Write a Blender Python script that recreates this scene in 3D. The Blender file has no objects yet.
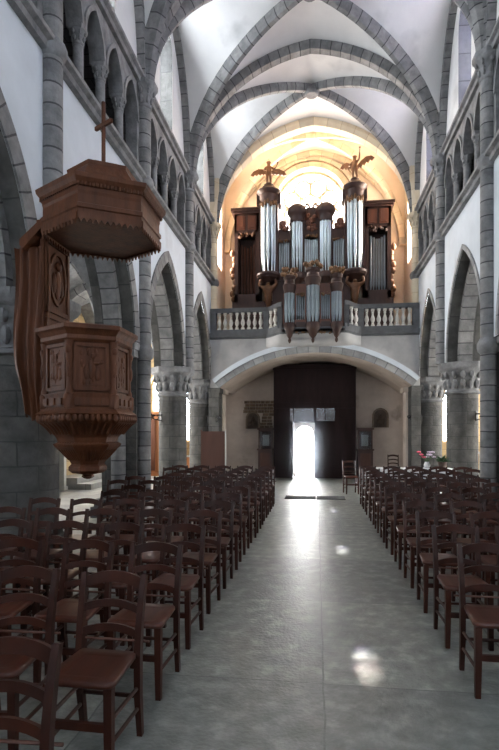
import bpy, math, random
from mathutils import Vector, Matrix
random.seed(7)
PI = math.pi
HAZE=.65
scene = bpy.context.scene
COL = scene.collection
R = math.radians

# ------------------------------------------------------------------ mesh builder
class MB:
    def __init__(s): s.v=[]; s.f=[]; s.u=[]
    def face(s, idx, uv=None): s.f.append(tuple(idx)); s.u.append(uv)
    def poly(s, pts, uv=None):
        n=len(s.v); s.v += [tuple(p) for p in pts]; s.face(range(n,n+len(pts)),uv)
    def box(s,x0,x1,y0,y1,z0,z1):
        n=len(s.v)
        s.v += [(x0,y0,z0),(x1,y0,z0),(x1,y1,z0),(x0,y1,z0),(x0,y0,z1),(x1,y0,z1),(x1,y1,z1),(x0,y1,z1)]
        for q in ((0,3,2,1),(4,5,6,7),(0,1,5,4),(1,2,6,5),(2,3,7,6),(3,0,4,7)): s.face([n+i for i in q])
        return s
    def prism(s, pts, vec):
        vec=Vector(vec); n=len(s.v); k=len(pts)
        s.v += [tuple(p) for p in pts]+[tuple(Vector(p)+vec) for p in pts]
        s.face(range(n+k-1,n-1,-1)); s.face(range(n+k,n+2*k))
        for i in range(k):
            j=(i+1)%k; s.face([n+i,n+j,n+k+j,n+k+i])
        return s
    def grid(s, rows, closed=False, uvf=None):
        n=len(s.v); k=len(rows[0])
        for r in rows: s.v += [tuple(p) for p in r]
        for i in range(len(rows)-1):
            for j in range(k if closed else k-1):
                j2=(j+1)%k
                uv=None
                if uvf: uv=[uvf(i,j),uvf(i,j+1),uvf(i+1,j+1),uvf(i+1,j)]
                s.face([n+i*k+j,n+i*k+j2,n+(i+1)*k+j2,n+(i+1)*k+j],uv)
        return n
    def lathe(s, prof, c=(0,0,0), seg=20, a0=0, a1=2*PI, rot=0, band=False, caps=True, sx=1, sy=1):
        full=abs(a1-a0-2*PI)<1e-6
        k=seg if full else seg+1
        rm=max(p[0] for p in prof)
        rows=[]; 
        for r,z in prof:
            rows.append([(c[0]+sx*r*math.cos(a0+rot+(a1-a0)*j/seg), c[1]+sy*r*math.sin(a0+rot+(a1-a0)*j/seg), c[2]+z) for j in range(k)])
        def uvf(i,j):
            a=(a1-a0)*j/seg*rm; z=prof[i][1]+c[2]
            return (z,a) if band else (a,z)
        n=s.grid(rows,closed=full,uvf=uvf)
        if caps and full:
            if prof[0][0]>1e-4: s.face(range(n+k-1,n-1,-1))
            if prof[-1][0]>1e-4: s.face(range(n+(len(prof)-1)*k,n+len(prof)*k))
        return s
    def sweep(s, path, prof, side, closed=False, cap=True, taper=None):
        """profile (a along side, b along side x tangent)"""
        side=Vector(side).normalized(); rows=[]; L=[0]
        path=[Vector(p) for p in path]; m=len(path)
        for i,p in enumerate(path):
            a=path[(i-1)%m] if (closed or i>0) else path[0]
            b=path[(i+1)%m] if (closed or i<m-1) else path[-1]
            t=(b-a).normalized(); nn=side.cross(t).normalized()
            k=taper[i] if taper else 1
            rows.append([p+side*(q[0]*k)+nn*(q[1]*k) for q in prof])
            if i: L.append(L[-1]+(p-path[i-1]).length)
        if closed: rows.append(rows[0]); L.append(L[-1]+(path[0]-path[-1]).length)
        k=len(prof)
        per=[0]
        for j in range(k): per.append(per[-1]+(Vector(prof[(j+1)%k])-Vector(prof[j])).length)
        n=s.grid(rows,closed=True,uvf=lambda i,j:(L[i],per[j]))
        if cap and not closed:
            s.face(range(n+k-1,n-1,-1)); s.face(range(n+(m-1)*k,n+m*k))
        return s
    def tube(s, path, r, seg=8, taper=None):
        path=[Vector(p) for p in path]; m=len(path); rows=[]; L=[0]
        up=Vector((0,0,1)) 
        for i,p in enumerate(path):
            t=(path[min(i+1,m-1)]-path[max(i-1,0)]).normalized()
            u=up if abs(t.dot(up))<.95 else Vector((1,0,0))
            a=t.cross(u).normalized(); b=a.cross(t)
            rr=r*(taper[i] if taper else 1)
            rows.append([p+a*(rr*math.cos(2*PI*j/seg))+b*(rr*math.sin(2*PI*j/seg)) for j in range(seg)])
            if i: L.append(L[-1]+(p-path[i-1]).length)
        n=s.grid(rows,closed=True,uvf=lambda i,j:(L[i],2*PI*r*j/seg))
        s.face(range(n+seg-1,n-1,-1)); s.face(range(n+(m-1)*seg,n+m*seg))
        return s
    def ell(s, c, r, seg=8, rings=6, M=None):
        rows=[]
        for i in range(rings+1):
            th=PI*i/rings; row=[]
            for j in range(seg):
                ph=2*PI*j/seg
                q=Vector((r[0]*math.sin(th)*math.cos(ph),r[1]*math.sin(th)*math.sin(ph),r[2]*math.cos(th)))
                if M: q=M@q
                row.append(Vector(c)+q)
            rows.append(row)
        s.grid(rows,closed=True); return s
    def ring(s, c, r, prof, ax='y', seg=32):
        path=[]
        for i in range(seg):
            a=2*PI*i/seg
            path.append((c[0]+r*math.cos(a),c[1],c[2]+r*math.sin(a)) if ax=='y' else (c[0],c[1]+r*math.cos(a),c[2]+r*math.sin(a)))
        return s.sweep(path,prof,(0,1,0) if ax=='y' else (1,0,0),closed=True)
    def xf(s, M):
        s.v=[tuple(M@Vector(p)) for p in s.v]; return s
    def build(s, name, m, parent=None, smooth=None, loc=None):
        me=bpy.data.meshes.new(name); me.from_pydata(s.v,[],s.f); 
        me.update()
        ul=me.uv_layers.new(name='UVMap'); d=ul.data
        for p,uv in zip(me.polygons,s.u):
            if uv is None:
                n=p.normal; ax=max(range(3),key=lambda i:abs(n[i]))
                for li in p.loop_indices:
                    c=me.vertices[me.loops[li].vertex_index].co
                    d[li].uv=((c.y,c.z),(c.x,c.z),(c.x,c.y))[ax]
            else:
                for li,q in zip(p.loop_indices,uv): d[li].uv=q
        if smooth:
            me.polygons.foreach_set('use_smooth',[True]*len(me.polygons))
            me.set_sharp_from_angle(angle=R(smooth))
        me.materials.append(m)
        o=bpy.data.objects.new(name,me); COL.objects.link(o)
        if parent: o.parent=parent
        if loc: o.location=loc
        return o

def box(*a): return MB().box(*a)
def tag(o,label,cat,group=None,kind=None):
    if label: o['label']=label
    if cat: o['category']=cat
    if group: o['group']=group
    if kind: o['kind']=kind
    return o
def thing(name,label,cat,loc=(0,0,0),rz=0,group=None):
    o=bpy.data.objects.new(name,None); COL.objects.link(o); o.empty_display_size=.1
    o.location=loc; o.rotation_euler=(0,0,rz); return tag(o,label,cat,group)
def struct(name,mb,m,smooth=None,label=None):
    o=mb.build(name,m,None,smooth); o['kind']='structure'
    o['label']=label or STRUCT_LABEL(name); return o
def STRUCT_LABEL(n): return n.replace('_',' ')
KIDS={}
def dup(root,loc,rz=0,label=None,scale=None):
    if root.name not in KIDS: KIDS[root.name]=[(c,list(c.children)) for c in root.children]
    r=root.copy(); COL.objects.link(r); r.location=loc; r.rotation_euler=(0,0,rz)
    if label: r['label']=label
    if scale: r.scale=scale
    for ch,gs in KIDS[root.name]:
        c=ch.copy(); COL.objects.link(c); c.parent=r
        for g in gs:
            d=g.copy(); COL.objects.link(d); d.parent=c
    return r

# ------------------------------------------------------------------ materials
def mat(name,c1,c2=None,rough=.7,metal=0,spec=.5,nscale=4,stretch=(1,1,1),bump=.15,bscale=None,coord='Object',
        brick=None,mortar=None,msize=.012,rand=0,stain_or_glint=None,patch=None):
    m=bpy.data.materials.new(name); m.use_nodes=True; N=m.node_tree.nodes; L=m.node_tree.links
    b=N['Principled BSDF']; b.inputs['Roughness'].default_value=rough; b.inputs['Metallic'].default_value=metal
    b.inputs['Specular IOR Level'].default_value=spec
    tc=N.new('ShaderNodeTexCoord'); mp=N.new('ShaderNodeMapping'); mp.inputs['Scale'].default_value=stretch
    L.new(tc.outputs[coord],mp.inputs['Vector'])
    no=N.new('ShaderNodeTexNoise'); no.inputs['Scale'].default_value=nscale; no.inputs['Detail'].default_value=6; no.inputs['Roughness'].default_value=.6
    L.new(mp.outputs[0],no.inputs['Vector'])
    c2=c2 or tuple(x*.8 for x in c1)
    rp=N.new('ShaderNodeValToRGB'); rp.color_ramp.elements[0].position=.3; rp.color_ramp.elements[1].position=.7
    rp.color_ramp.elements[0].color=(*c2,1); rp.color_ramp.elements[1].color=(*c1,1)
    L.new(no.outputs['Fac'],rp.inputs['Fac']); out=rp.outputs['Color']; hgt=no.outputs['Fac']
    def mix(kind,fac,a,bcol):
        x=N.new('ShaderNodeMix'); x.data_type='RGBA'; x.blend_type=kind
        if isinstance(fac,(int,float)): x.inputs[0].default_value=fac
        else: L.new(fac,x.inputs[0])
        L.new(a,x.inputs[6])
        if isinstance(bcol,tuple): x.inputs[7].default_value=(*bcol,1)
        else: L.new(bcol,x.inputs[7])
        return x.outputs[2]
    if stain_or_glint:   # (colour, scale, threshold)
        n2=N.new('ShaderNodeTexNoise'); n2.inputs['Scale'].default_value=stain_or_glint[1]; n2.inputs['Detail'].default_value=8
        L.new(tc.outputs['Object'],n2.inputs['Vector'])
        r2=N.new('ShaderNodeValToRGB'); r2.color_ramp.elements[0].position=stain_or_glint[2]; r2.color_ramp.elements[1].position=min(.99,stain_or_glint[2]+.18)
        L.new(n2.outputs['Fac'],r2.inputs['Fac']); out=mix('MIX',r2.outputs['Color'],out,stain_or_glint[0])
    if brick:
        br=N.new('ShaderNodeTexBrick'); br.inputs['Scale'].default_value=1; br.inputs['Brick Width'].default_value=brick[0]; br.inputs['Row Height'].default_value=brick[1]
        br.inputs['Mortar Size'].default_value=msize; br.inputs['Mortar Smooth'].default_value=.3; br.offset=brick[2] if len(brick)>2 else .5
        br.inputs['Color1'].default_value=(.72,.72,.73,1); br.inputs['Color2'].default_value=(1.16,1.14,1.10,1); br.inputs['Mortar'].default_value=(.9,.9,.9,1)
        uv=N.new('ShaderNodeTexCoord')
        wv=N.new('ShaderNodeTexNoise'); wv.inputs['Scale'].default_value=3; L.new(uv.outputs['UV'],wv.inputs['Vector'])
        va=N.new('ShaderNodeVectorMath'); va.operation='MULTIPLY_ADD'; va.inputs[1].default_value=(.03,.03,0)
        L.new(wv.outputs['Color'],va.inputs[0]); L.new(uv.outputs['UV'],va.inputs[2])
        L.new(va.outputs[0],br.inputs['Vector'])
        out=mix('MULTIPLY',1.0,out,br.outputs['Color'])
        out=mix('MIX',br.outputs['Fac'],out,mortar or tuple(x*.35 for x in c2))
    if rand:
        oi=N.new('ShaderNodeObjectInfo'); mr=N.new('ShaderNodeMapRange'); mr.inputs['To Min'].default_value=1-rand; mr.inputs['To Max'].default_value=1+rand
        L.new(oi.outputs['Random'],mr.inputs['Value'])
        out=mix('MULTIPLY',1.0,out,mr.outputs[0])
    L.new(out,b.inputs['Base Color'])
    if bump:
        bn=N.new('ShaderNodeBump'); bn.inputs['Strength'].default_value=bump; bn.inputs['Distance'].default_value=.02
        n3=N.new('ShaderNodeTexNoise'); n3.inputs['Scale'].default_value=bscale or nscale*5; n3.inputs['Detail'].default_value=5
        L.new(mp.outputs[0],n3.inputs['Vector'])
        if brick:
            ad=N.new('ShaderNodeMath'); ad.operation='SUBTRACT'; L.new(n3.outputs['Fac'],ad.inputs[0]); L.new(br.outputs['Fac'],ad.inputs[1]); L.new(ad.outputs[0],bn.inputs['Height'])
        else: L.new(n3.outputs['Fac'],bn.inputs['Height'])
        L.new(bn.outputs[0],b.inputs['Normal'])
    return m

def glassmat(name,tint,stained=None,refl=.06):
    m=bpy.data.materials.new(name); m.use_nodes=True; N=m.node_tree.nodes; L=m.node_tree.links
    N.remove(N['Principled BSDF']); o=N['Material Output']
    t=N.new('ShaderNodeBsdfTransparent'); g=N.new('ShaderNodeBsdfGlossy'); g.inputs['Roughness'].default_value=.15
    mx=N.new('ShaderNodeMixShader'); mx.inputs[0].default_value=refl
    t.inputs['Color'].default_value=(*tint,1)
    if stained:
        tc=N.new('ShaderNodeTexCoord'); v=N.new('ShaderNodeTexVoronoi'); v.inputs['Scale'].default_value=stained[0]
        L.new(tc.outputs['UV'],v.inputs['Vector'])
        sp=N.new('ShaderNodeSeparateColor'); L.new(v.outputs['Color'],sp.inputs[0])
        r=N.new('ShaderNodeValToRGB'); r.color_ramp.interpolation='CONSTANT'
        e=r.color_ramp.elements; cs=stained[1]
        while len(e)<len(cs): e.new(.5)
        for i,c in enumerate(cs): e[i].position=i/len(cs); e[i].color=(*c,1)
        L.new(sp.outputs[0],r.inputs['Fac']); L.new(r.outputs[0],t.inputs['Color'])
    L.new(t.outputs[0],mx.inputs[1]); L.new(g.outputs[0],mx.inputs[2]); L.new(mx.outputs[0],o.inputs['Surface'])
    return m

M={}
M['plaster']=mat('white_plaster',(.64,.69,.74),(.54,.59,.635),.85,nscale=1.5,bump=.1,bscale=30,stain_or_glint=((.42,.43,.45),.9,.62))
M['vault']=mat('vault_plaster',(.72,.72,.71),(.60,.60,.60),.9,nscale=.9,bump=.1,bscale=25,stain_or_glint=((.36,.37,.37),.7,.60))
M['band']=mat('banded_stone',(.27,.273,.275),(.13,.133,.136),.8,nscale=5,bump=.6,brick=(.27,6,0),mortar=(.05,.05,.053),msize=.013)  # this and carved stone made paler to paint in the brighter upper light
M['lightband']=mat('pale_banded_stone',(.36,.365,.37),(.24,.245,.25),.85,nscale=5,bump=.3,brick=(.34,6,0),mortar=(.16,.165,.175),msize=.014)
M['vaultgrey']=mat('grey_gallery_plaster',(.50,.49,.48),(.36,.36,.36),.9,nscale=1.6,bump=.15,stain_or_glint=((.26,.255,.25),1.3,.58))
M['block']=mat('grey_stone_blocks',(.125,.125,.119),(.048,.048,.046),.85,nscale=3.2,bump=.8,brick=(.66,.3,.37),mortar=(.05,.05,.049),msize=.010,stain_or_glint=((.055,.054,.052),2.2,.60))  # stained blocks, darkened further to paint in dimmer light on lower piers
M['carved']=mat('carved_grey_stone',(.26,.262,.265),(.11,.112,.115),.85,nscale=5,bump=.5)
M['darkstone']=mat('shade_dark_stone',(.10,.105,.115),(.06,.063,.07),.9,nscale=4,bump=.4,brick=(.6,.3))  # tone darkened to paint in the shade of deep openings
M['beige']=mat('warm_limestone_plaster',(.80,.69,.55),(.72,.59,.44),.85,nscale=1.2,bump=.15)
M['cream']=mat('cream_limestone',(.82,.72,.54),(.74,.62,.44),.8,nscale=3,bump=.15,brick=(.45,6,0),mortar=(.52,.40,.25),msize=.01)
M['yellow']=mat('yellow_limestone_blocks',(.62,.47,.26),(.45,.33,.18),.85,nscale=4,bump=.4,brick=(.5,.25),mortar=(.30,.23,.14))
M['facade']=mat('stained_facade_plaster',(.62,.53,.46),(.46,.38,.32),.9,nscale=1.6,bump=.2,stain_or_glint=((.17,.13,.10),1.1,.60))
M['rubble']=mat('exposed_rubble_stone',(.26,.18,.12),(.13,.09,.06),.9,nscale=6,bump=.7,brick=(.2,.11),mortar=(.22,.18,.14))
M['floor']=mat('worn_grey_flagstones',(.29,.31,.29),(.135,.148,.139),.40,spec=.6,nscale=7,bump=.32,bscale=32,brick=(1.3,1.6,.0),mortar=(.115,.122,.118),msize=.007,stain_or_glint=((.35,.365,.34),7.0,.55))  # pale mottling of the slabs also paints in fine-grain reflections
M['aislefloor']=mat('pale_aisle_flagstones',(.36,.37,.36),(.25,.26,.26),.5,nscale=2.5,bump=.3,bscale=14,brick=(.8,.6),mortar=(.14,.14,.14),msize=.01)
M['outside']=mat('pale_paving',(.72,.70,.66),(.6,.58,.55),.9,nscale=3,bump=.2)
M['chair']=mat('red_brown_chair_wood',(.052,.013,.006),(.02,.0055,.003),.45,spec=.3,nscale=9,stretch=(1,1,.2),bump=.08,rand=.22)
M['chairseat']=mat('red_brown_seat_wood',(.085,.023,.012),(.04,.011,.006),.33,spec=.4,nscale=8,stretch=(1.6,.25,1),bump=.06,rand=.22)
M['barwood']=mat('light_beech_bar',(.10,.032,.016),(.06,.02,.01),.5,nscale=9,bump=.05)
M['oak']=mat('brown_pulpit_oak',(.13,.045,.019),(.055,.019,.008),.55,spec=.25,nscale=7,stretch=(1,1,.18),bump=.25)
M['oakdark']=mat('dark_pulpit_oak',(.13,.05,.026),(.07,.026,.014),.55,nscale=7,stretch=(1,1,.2),bump=.25)
M['organ']=mat('dark_walnut_organ_wood',(.062,.026,.019),(.032,.014,.010),.5,nscale=7,stretch=(1,1,.2),bump=.2)
M['organred']=mat('reddish_organ_wood',(.17,.06,.03),(.09,.03,.016),.45,nscale=7,stretch=(1,1,.2),bump=.2)
M['gilt']=mat('dull_gilded_wood',(.22,.115,.05),(.10,.05,.022),.5,metal=.25,nscale=9,bump=.3)
M['angel']=mat('dark_carved_wood',(.19,.085,.035),(.09,.04,.018),.45,metal=.15,nscale=9,bump=.2)
M['tin']=mat('tin_pipe_metal',(.60,.69,.72),(.50,.59,.62),.33,metal=.9,nscale=2,bump=0)
M['tindark']=mat('dull_pipe_metal',(.34,.39,.41),(.26,.30,.32),.42,metal=.8,nscale=2,bump=0)
M['black']=mat('black_backing_wood',(.02,.016,.014),(.012,.01,.009),.7,nscale=6,bump=.1)  # near-black board behind the organ pipes
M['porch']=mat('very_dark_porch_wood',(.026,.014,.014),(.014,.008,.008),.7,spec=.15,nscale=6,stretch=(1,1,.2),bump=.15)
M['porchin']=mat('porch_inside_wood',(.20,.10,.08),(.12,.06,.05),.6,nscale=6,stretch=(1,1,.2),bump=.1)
M['rail']=mat('dark_grey_balustrade_stone',(.13,.135,.14),(.08,.083,.088),.75,nscale=5,bump=.2)
M['baluster']=mat('pale_baluster_stone',(.78,.75,.69),(.62,.60,.55),.8,nscale=6,bump=.2)
M['iron']=mat('black_wrought_iron',(.018,.018,.02),(.01,.01,.011),.5,metal=.6,nscale=10,bump=.1)
M['screen']=mat('brown_screen_panel',(.10,.043,.030),(.07,.03,.02),.5,nscale=5,stretch=(1,1,.2),bump=.08)
M['orange']=mat('orange_varnished_wood',(.42,.17,.06),(.28,.10,.035),.45,nscale=6,stretch=(1,1,.2),bump=.1)
M['cloth']=mat('white_table_linen',(.80,.80,.80),(.72,.72,.73),.8,nscale=5,bump=.1)
M['white']=mat('whitewashed_timber',(.62,.62,.57),(.52,.52,.48),.7,nscale=6,bump=.1)
M['leaf']=mat('dark_green_leaf',(.06,.13,.05),(.03,.07,.03),.5,nscale=9,bump=.1)
M['pink']=mat('pink_petals',(.75,.12,.20),(.55,.06,.12),.6,nscale=9,bump=.1)
M['palepink']=mat('pale_lilac_petals',(.72,.60,.72),(.55,.42,.56),.6,nscale=9,bump=.1)
M['vase']=mat('glazed_grey_vase',(.45,.46,.47),(.36,.37,.38),.25,nscale=6,bump=.05)
M['pot']=mat('dark_clay_pot',(.09,.06,.05),(.06,.04,.03),.7,nscale=6,bump=.1)
M['mat']=mat('dark_coir_matting',(.03,.032,.034),(.02,.021,.022),.95,nscale=40,bump=.5)
M['relief']=mat('dark_bronze_relief',(.10,.065,.045),(.05,.033,.024),.55,metal=.3,nscale=9,bump=.4)
M['glass']=glassmat('pale_leaded_glass',(.93,.95,1.0))
M['warmglass']=glassmat('pale_warm_glass',(1.0,.90,.84))
M['clear']=glassmat('clear_cabinet_glass',(.85,.88,.9),refl=.12)
M['stained']=glassmat('blue_red_stained_glass',(.6,.5,.9),stained=(11,((.75,.78,1),(.95,.93,.95),(.9,.45,.5),(.95,.93,.9),(.4,.45,.95),(.97,.95,.92),(.85,.85,.97))))

# ------------------------------------------------------------------ dimensions (metres; camera stands at x=0, y=0)
XL,XR=-3.35,3.05          # nave wall faces
XC=(XL+XR)/2; HX=(XR-XL)/2
TH=.75
PXL,PXR=-3.72,3.49        # pier axes
AL,AR=-7.3,7.0            # aisle outer walls
YB=[-.85,2.65,6.15,9.65,13.15,16.4]
YF=18.9
ZS=3.25                   # arcade springing
ZT0,ZT1=6.4,8.2           # triforium zone
ZV=8.2; RISE=3.15
D0=.16
def prof(t): return math.sqrt(max(0,(1+D0)**2-(t+D0)**2))/math.sqrt(1+2*D0)

def pointed(a0,a1,z0,za,n=14):
    h=(a1-a0)/2; r=za-z0; Rr=(h*h+r*r)/(2*h); pts=[]
    a_end=math.atan2(r,h-Rr) 
    for i in range(n+1):
        a=PI+(a_end-PI)*i/n
        pts.append((a0+Rr+Rr*math.cos(a), z0+Rr*math.sin(a)))
    return pts+[(a0+a1-p[0],p[1]) for p in pts[-2::-1]]
def segment(a0,a1,z0,za,n=28):
    h=(a1-a0)/2; r=za-z0; Rr=(h*h+r*r)/(2*r); cz=za-Rr; am=math.asin(min(1,h/Rr))
    if r>h: am=PI-am
    return [((a0+a1)/2+Rr*math.sin(-am+2*am*i/n), cz+Rr*math.cos(-am+2*am*i/n)) for i in range(n+1)]
def offset(curve,d):
    out=[]
    m=len(curve)
    for i,p in enumerate(curve):
        a=Vector(curve[max(0,i-1)]); b=Vector(curve[min(m-1,i+1)]); t=(b-a).normalized()
        out.append((p[0]-t.y*d,p[1]+t.x*d))
    return out
def toX(x): return lambda a,z:(x,a,z)     # wall plane at x, a = y
def toY(y): return lambda a,z:(a,y,z)     # wall plane at y, a = x
def arch_panel(mb,P,a0,a1,z0,z1,curve):
    """wall panel a0..a1, z0..z1 open under curve (curve runs from z0 left to z0 right)"""
    c=curve
    if c[0][0]-a0>1e-4: mb.poly([P(a0,z0),P(c[0][0],z0),P(c[0][0],z1),P(a0,z1)],[(a0,z0),(c[0][0],z0),(c[0][0],z1),(a0,z1)])
    if a1-c[-1][0]>1e-4: mb.poly([P(c[-1][0],z0),P(a1,z0),P(a1,z1),P(c[-1][0],z1)],[(c[-1][0],z0),(a1,z0),(a1,z1),(c[-1][0],z1)])
    for p,q in zip(c,c[1:]):
        if abs(p[0]-q[0])<1e-5: continue
        mb.poly([P(*p),P(*q),P(q[0],z1),P(p[0],z1)],[p,q,(q[0],z1),(p[0],z1)])
def quad(mb,P,a0,a1,z0,z1): mb.poly([P(a0,z0),P(a1,z0),P(a1,z1),P(a0,z1)],[(a0,z0),(a1,z0),(a1,z1),(a0,z1)])
def reveal(mb,P0,P1,curve):
    L=0
    d=(Vector(P0(0,0))-Vector(P1(0,0))).length
    for p,q in zip(curve,curve[1:]):
        l=(Vector(p)-Vector(q)).length
        mb.poly([P0(*p),P0(*q),P1(*q),P1(*p)],[(L,0),(L+l,0),(L+l,d),(L,d)]); L+=l
def arch_ring(mb,P,curve,w,depth_vec):
    """flat voussoir ring outside curve, extruded by depth_vec"""
    o=offset(curve,w); dv=Vector(depth_vec); L=0
    for (p,q),(po,qo) in zip(zip(curve,curve[1:]),zip(o,o[1:])):
        l=(Vector(p)-Vector(q)).length; uv=[(L,0),(L+l,0),(L+l,w),(L,w)]
        f=[Vector(P(*x)) for x in (p,q,qo,po)]
        mb.poly(f,uv); mb.poly([x+dv for x in f],uv)
        mb.poly([f[0],f[1],f[1]+dv,f[0]+dv],[(L,0),(L+l,0),(L+l,.03),(L,.03)])
        mb.poly([f[3],f[2],f[2]+dv,f[3]+dv],[(L,w),(L+l,w),(L+l,w+.03),(L,w+.03)])
        L+=l
TRIM=[0]
def trim(mb,m,label,smooth=None):
    TRIM[0]+=1
    return struct('trim_%d'%TRIM[0],mb,m,smooth,label)
def W_lancet(n,P,a0,a1,zs,zspring,za,glass,framemat,axis,side,label,mull=0):
    """glazed lancet window at plane P: frame + pane"""
    cur=[(a0,zs)]+pointed(a0,a1,zspring,za,10)+[(a1,zs)]
    fr=MB(); path=[P(*p) for p in cur]
    fr.sweep(path+[P(a0,zs)],[(-.06,-.06),(.06,-.06),(.06,.06),(-.06,.06)],side)
    for k in range(mull):
        a=a0+(a1-a0)*(k+1)/(mull+1)
        fr.sweep([P(a,zs),P(a,za-.12)],[(-.03,-.03),(.03,-.03),(.03,.03),(-.03,.03)],side)
    z=zs+.45
    while z<zspring:
        fr.sweep([P(a0,z),P(a1,z)],[(-.012,-.012),(.012,-.012),(.012,.012),(-.012,.012)],side); z+=.45
    w=struct('window_%d'%n,fr,framemat,None,label)
    g=MB(); g.poly([P(*p) for p in cur],cur); g.build('pane',glass,w)
    return w

# ------------------------------------------------------------------ floor
f=MB(); f.poly([(XL-.9,-6.2,0),(XR+.9,-6.2,0),(XR+.9,YF+.4,0),(XL-.9,YF+.4,0)],[(XL-.9-.055,-6.2),(XR+.9-.055,-6.2),(XR+.9-.055,YF),(XL-.9-.055,YF)])
struct('floor',f,M['floor'],None,'worn grey flagstone nave floor')
f=MB()
f.poly([(AL-.3,-6.2,0),(XL-.9,-6.2,0),(XL-.9,YF+.4,0),(AL-.3,YF+.4,0)]); f.poly([(XR+.9,-6.2,0),(AR+.3,-6.2,0),(AR+.3,YF+.4,0),(XR+.9,YF+.4,0)])
struct('floor_aisle',f,M['aislefloor'],None,'pale flagstone floor of the side aisles')
f=MB(); f.poly([(-60,YF+.4,-.03),(60,YF+.4,-.03),(60,110,-.03),(-60,110,-.03)])
struct('ground_outside',f,M['outside'],None,'pale paving outside the open west door')

# ------------------------------------------------------------------ nave side walls, bay by bay
for sd,XF,PX,nm in ((-1,XL,PXL,'left'),(1,XR,PXR,'right')):
    xo=XF+sd*TH
    w=MB(); intr=MB()
    up=MB(); cl=MB()
    for i in range(5):
        y0,y1=YB[i],YB[i+1]; last=(i==4)
        a0,a1=y0+.43,y1-(.40 if not last else .36)
        cur=pointed(a0,a1,ZS,5.45,16)
        arch_panel(w,toX(XF),y0,y1,ZS,ZT0,cur); arch_panel(w,toX(xo),y0,y1,ZS,ZT0,cur)
        reveal(intr,toX(XF+sd*.002),toX(xo),cur)
        for e0,e1 in ((y0,a0),(a1,y1)): intr.poly([(XF,e0,ZS),(xo,e0,ZS),(xo,e1,ZS),(XF,e1,ZS)])
        rg=MB(); arch_ring(rg,toX(XF),cur,.24 if sd<0 else .10,(-sd*.03,0,0))
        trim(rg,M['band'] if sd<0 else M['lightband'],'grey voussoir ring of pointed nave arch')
        # inner order of the arch, narrower
        cin=offset(cur,-.14); rg=MB(); arch_ring(rg,toX(XF+sd*.22),cin,.14,(sd*.3,0,0))
        trim(rg,M['band'],'inner order of pointed nave arch')
        # triforium front wall with four openings
        e0,e1=y0+.2,y1-.2; n=4; st=(e1-e0)/n
        up.box(min(XF,XF+sd*.22),max(XF,XF+sd*.22),y0,e0+.05,ZT0,ZT1); up.box(min(XF,XF+sd*.22),max(XF,XF+sd*.22),e1-.05,y1,ZT0,ZT1)
        for k in range(n):
            c=pointed(e0+st*k+.07,e0+st*(k+1)-.07,7.42,7.98,7)
            for xx in (XF,XF+sd*.22): arch_panel(up,toX(xx),e0+st*k,e0+st*(k+1),7.42,ZT1,c)
            reveal(up,toX(XF),toX(XF+sd*.22),c)
            rg=MB(); arch_ring(rg,toX(XF),c,.065,(-sd*.035,0,0)); trim(rg,M['carved'],'moulded arch of triforium opening')
        # clerestory
        ym=(y0+y1)/2; hw=.48; zs,zsp,za=8.62,10.25,11.0
        xx=XF+sd*.02
        cur=[(ym-hw,zs)]+pointed(ym-hw,ym+hw,zsp,za,10)+[(ym+hw,zs)]
        quad(cl,toX(xx),y0,y1,ZT1,zs); arch_panel(cl,toX(xx),y0,y1,zs,11.7,cur)
        rv=MB(); reveal(rv,toX(xx),toX(xx+sd*.6),cur); rv.poly([(xx,ym-hw,zs),(xx,ym+hw,zs),(xx+sd*.6,ym+hw,zs),(xx+sd*.6,ym-hw,zs)])
        trim(rv,M['block'] if sd<0 else M['darkstone'],'grey stone reveal of clerestory window')  # flower-side reveal takes the darker stone to paint in its shade
        W_lancet(i+1 if sd<0 else i+11,toX(xx+sd*.5),ym-hw+.02,ym+hw-.02,zs,zsp,za,M['glass'] if sd<0 else M['stained'],M['carved'],'x',(1,0,0),
                 'tall lancet clerestory window with '+('pale' if sd<0 else 'blue and red')+' glass',1)
    struct('wall_'+nm,w,M['plaster'],None,'white plastered nave arcade wall')
    trim(intr,M['block'],'grey block soffits of nave arches')
    XA_=AL if sd<0 else AR; at=MB()
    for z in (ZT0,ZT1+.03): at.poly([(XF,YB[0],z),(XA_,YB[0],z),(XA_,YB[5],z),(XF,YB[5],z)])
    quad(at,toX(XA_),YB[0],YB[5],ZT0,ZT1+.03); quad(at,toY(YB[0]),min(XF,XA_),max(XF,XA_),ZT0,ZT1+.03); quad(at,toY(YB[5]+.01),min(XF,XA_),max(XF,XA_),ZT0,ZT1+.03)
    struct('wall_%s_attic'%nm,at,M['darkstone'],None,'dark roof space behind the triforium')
    struct('wall_%s_triforium'%nm,up,M['carved'],None,'grey stone triforium wall with dark passage')
    struct('wall_%s_clerestory'%nm,cl,M['vault'],None,'white plastered clerestory wall')
    # string courses
    for z,d in ((ZT0,.16),(ZT1+.08,.13)):
        s=MB(); s.prism([(XF+sd*.1,YB[0],z-.12),(XF-sd*d*.5,YB[0],z-.1),(XF-sd*d*.6,YB[0],z-.03),(XF-sd*d,YB[0],z),(XF-sd*d,YB[0],z+.06),(XF+sd*.1,YB[0],z+.1)],(0,YB[5]-YB[0],0))
        trim(s,M['carved'],'moulded grey stone string course along nave wall')

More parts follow.
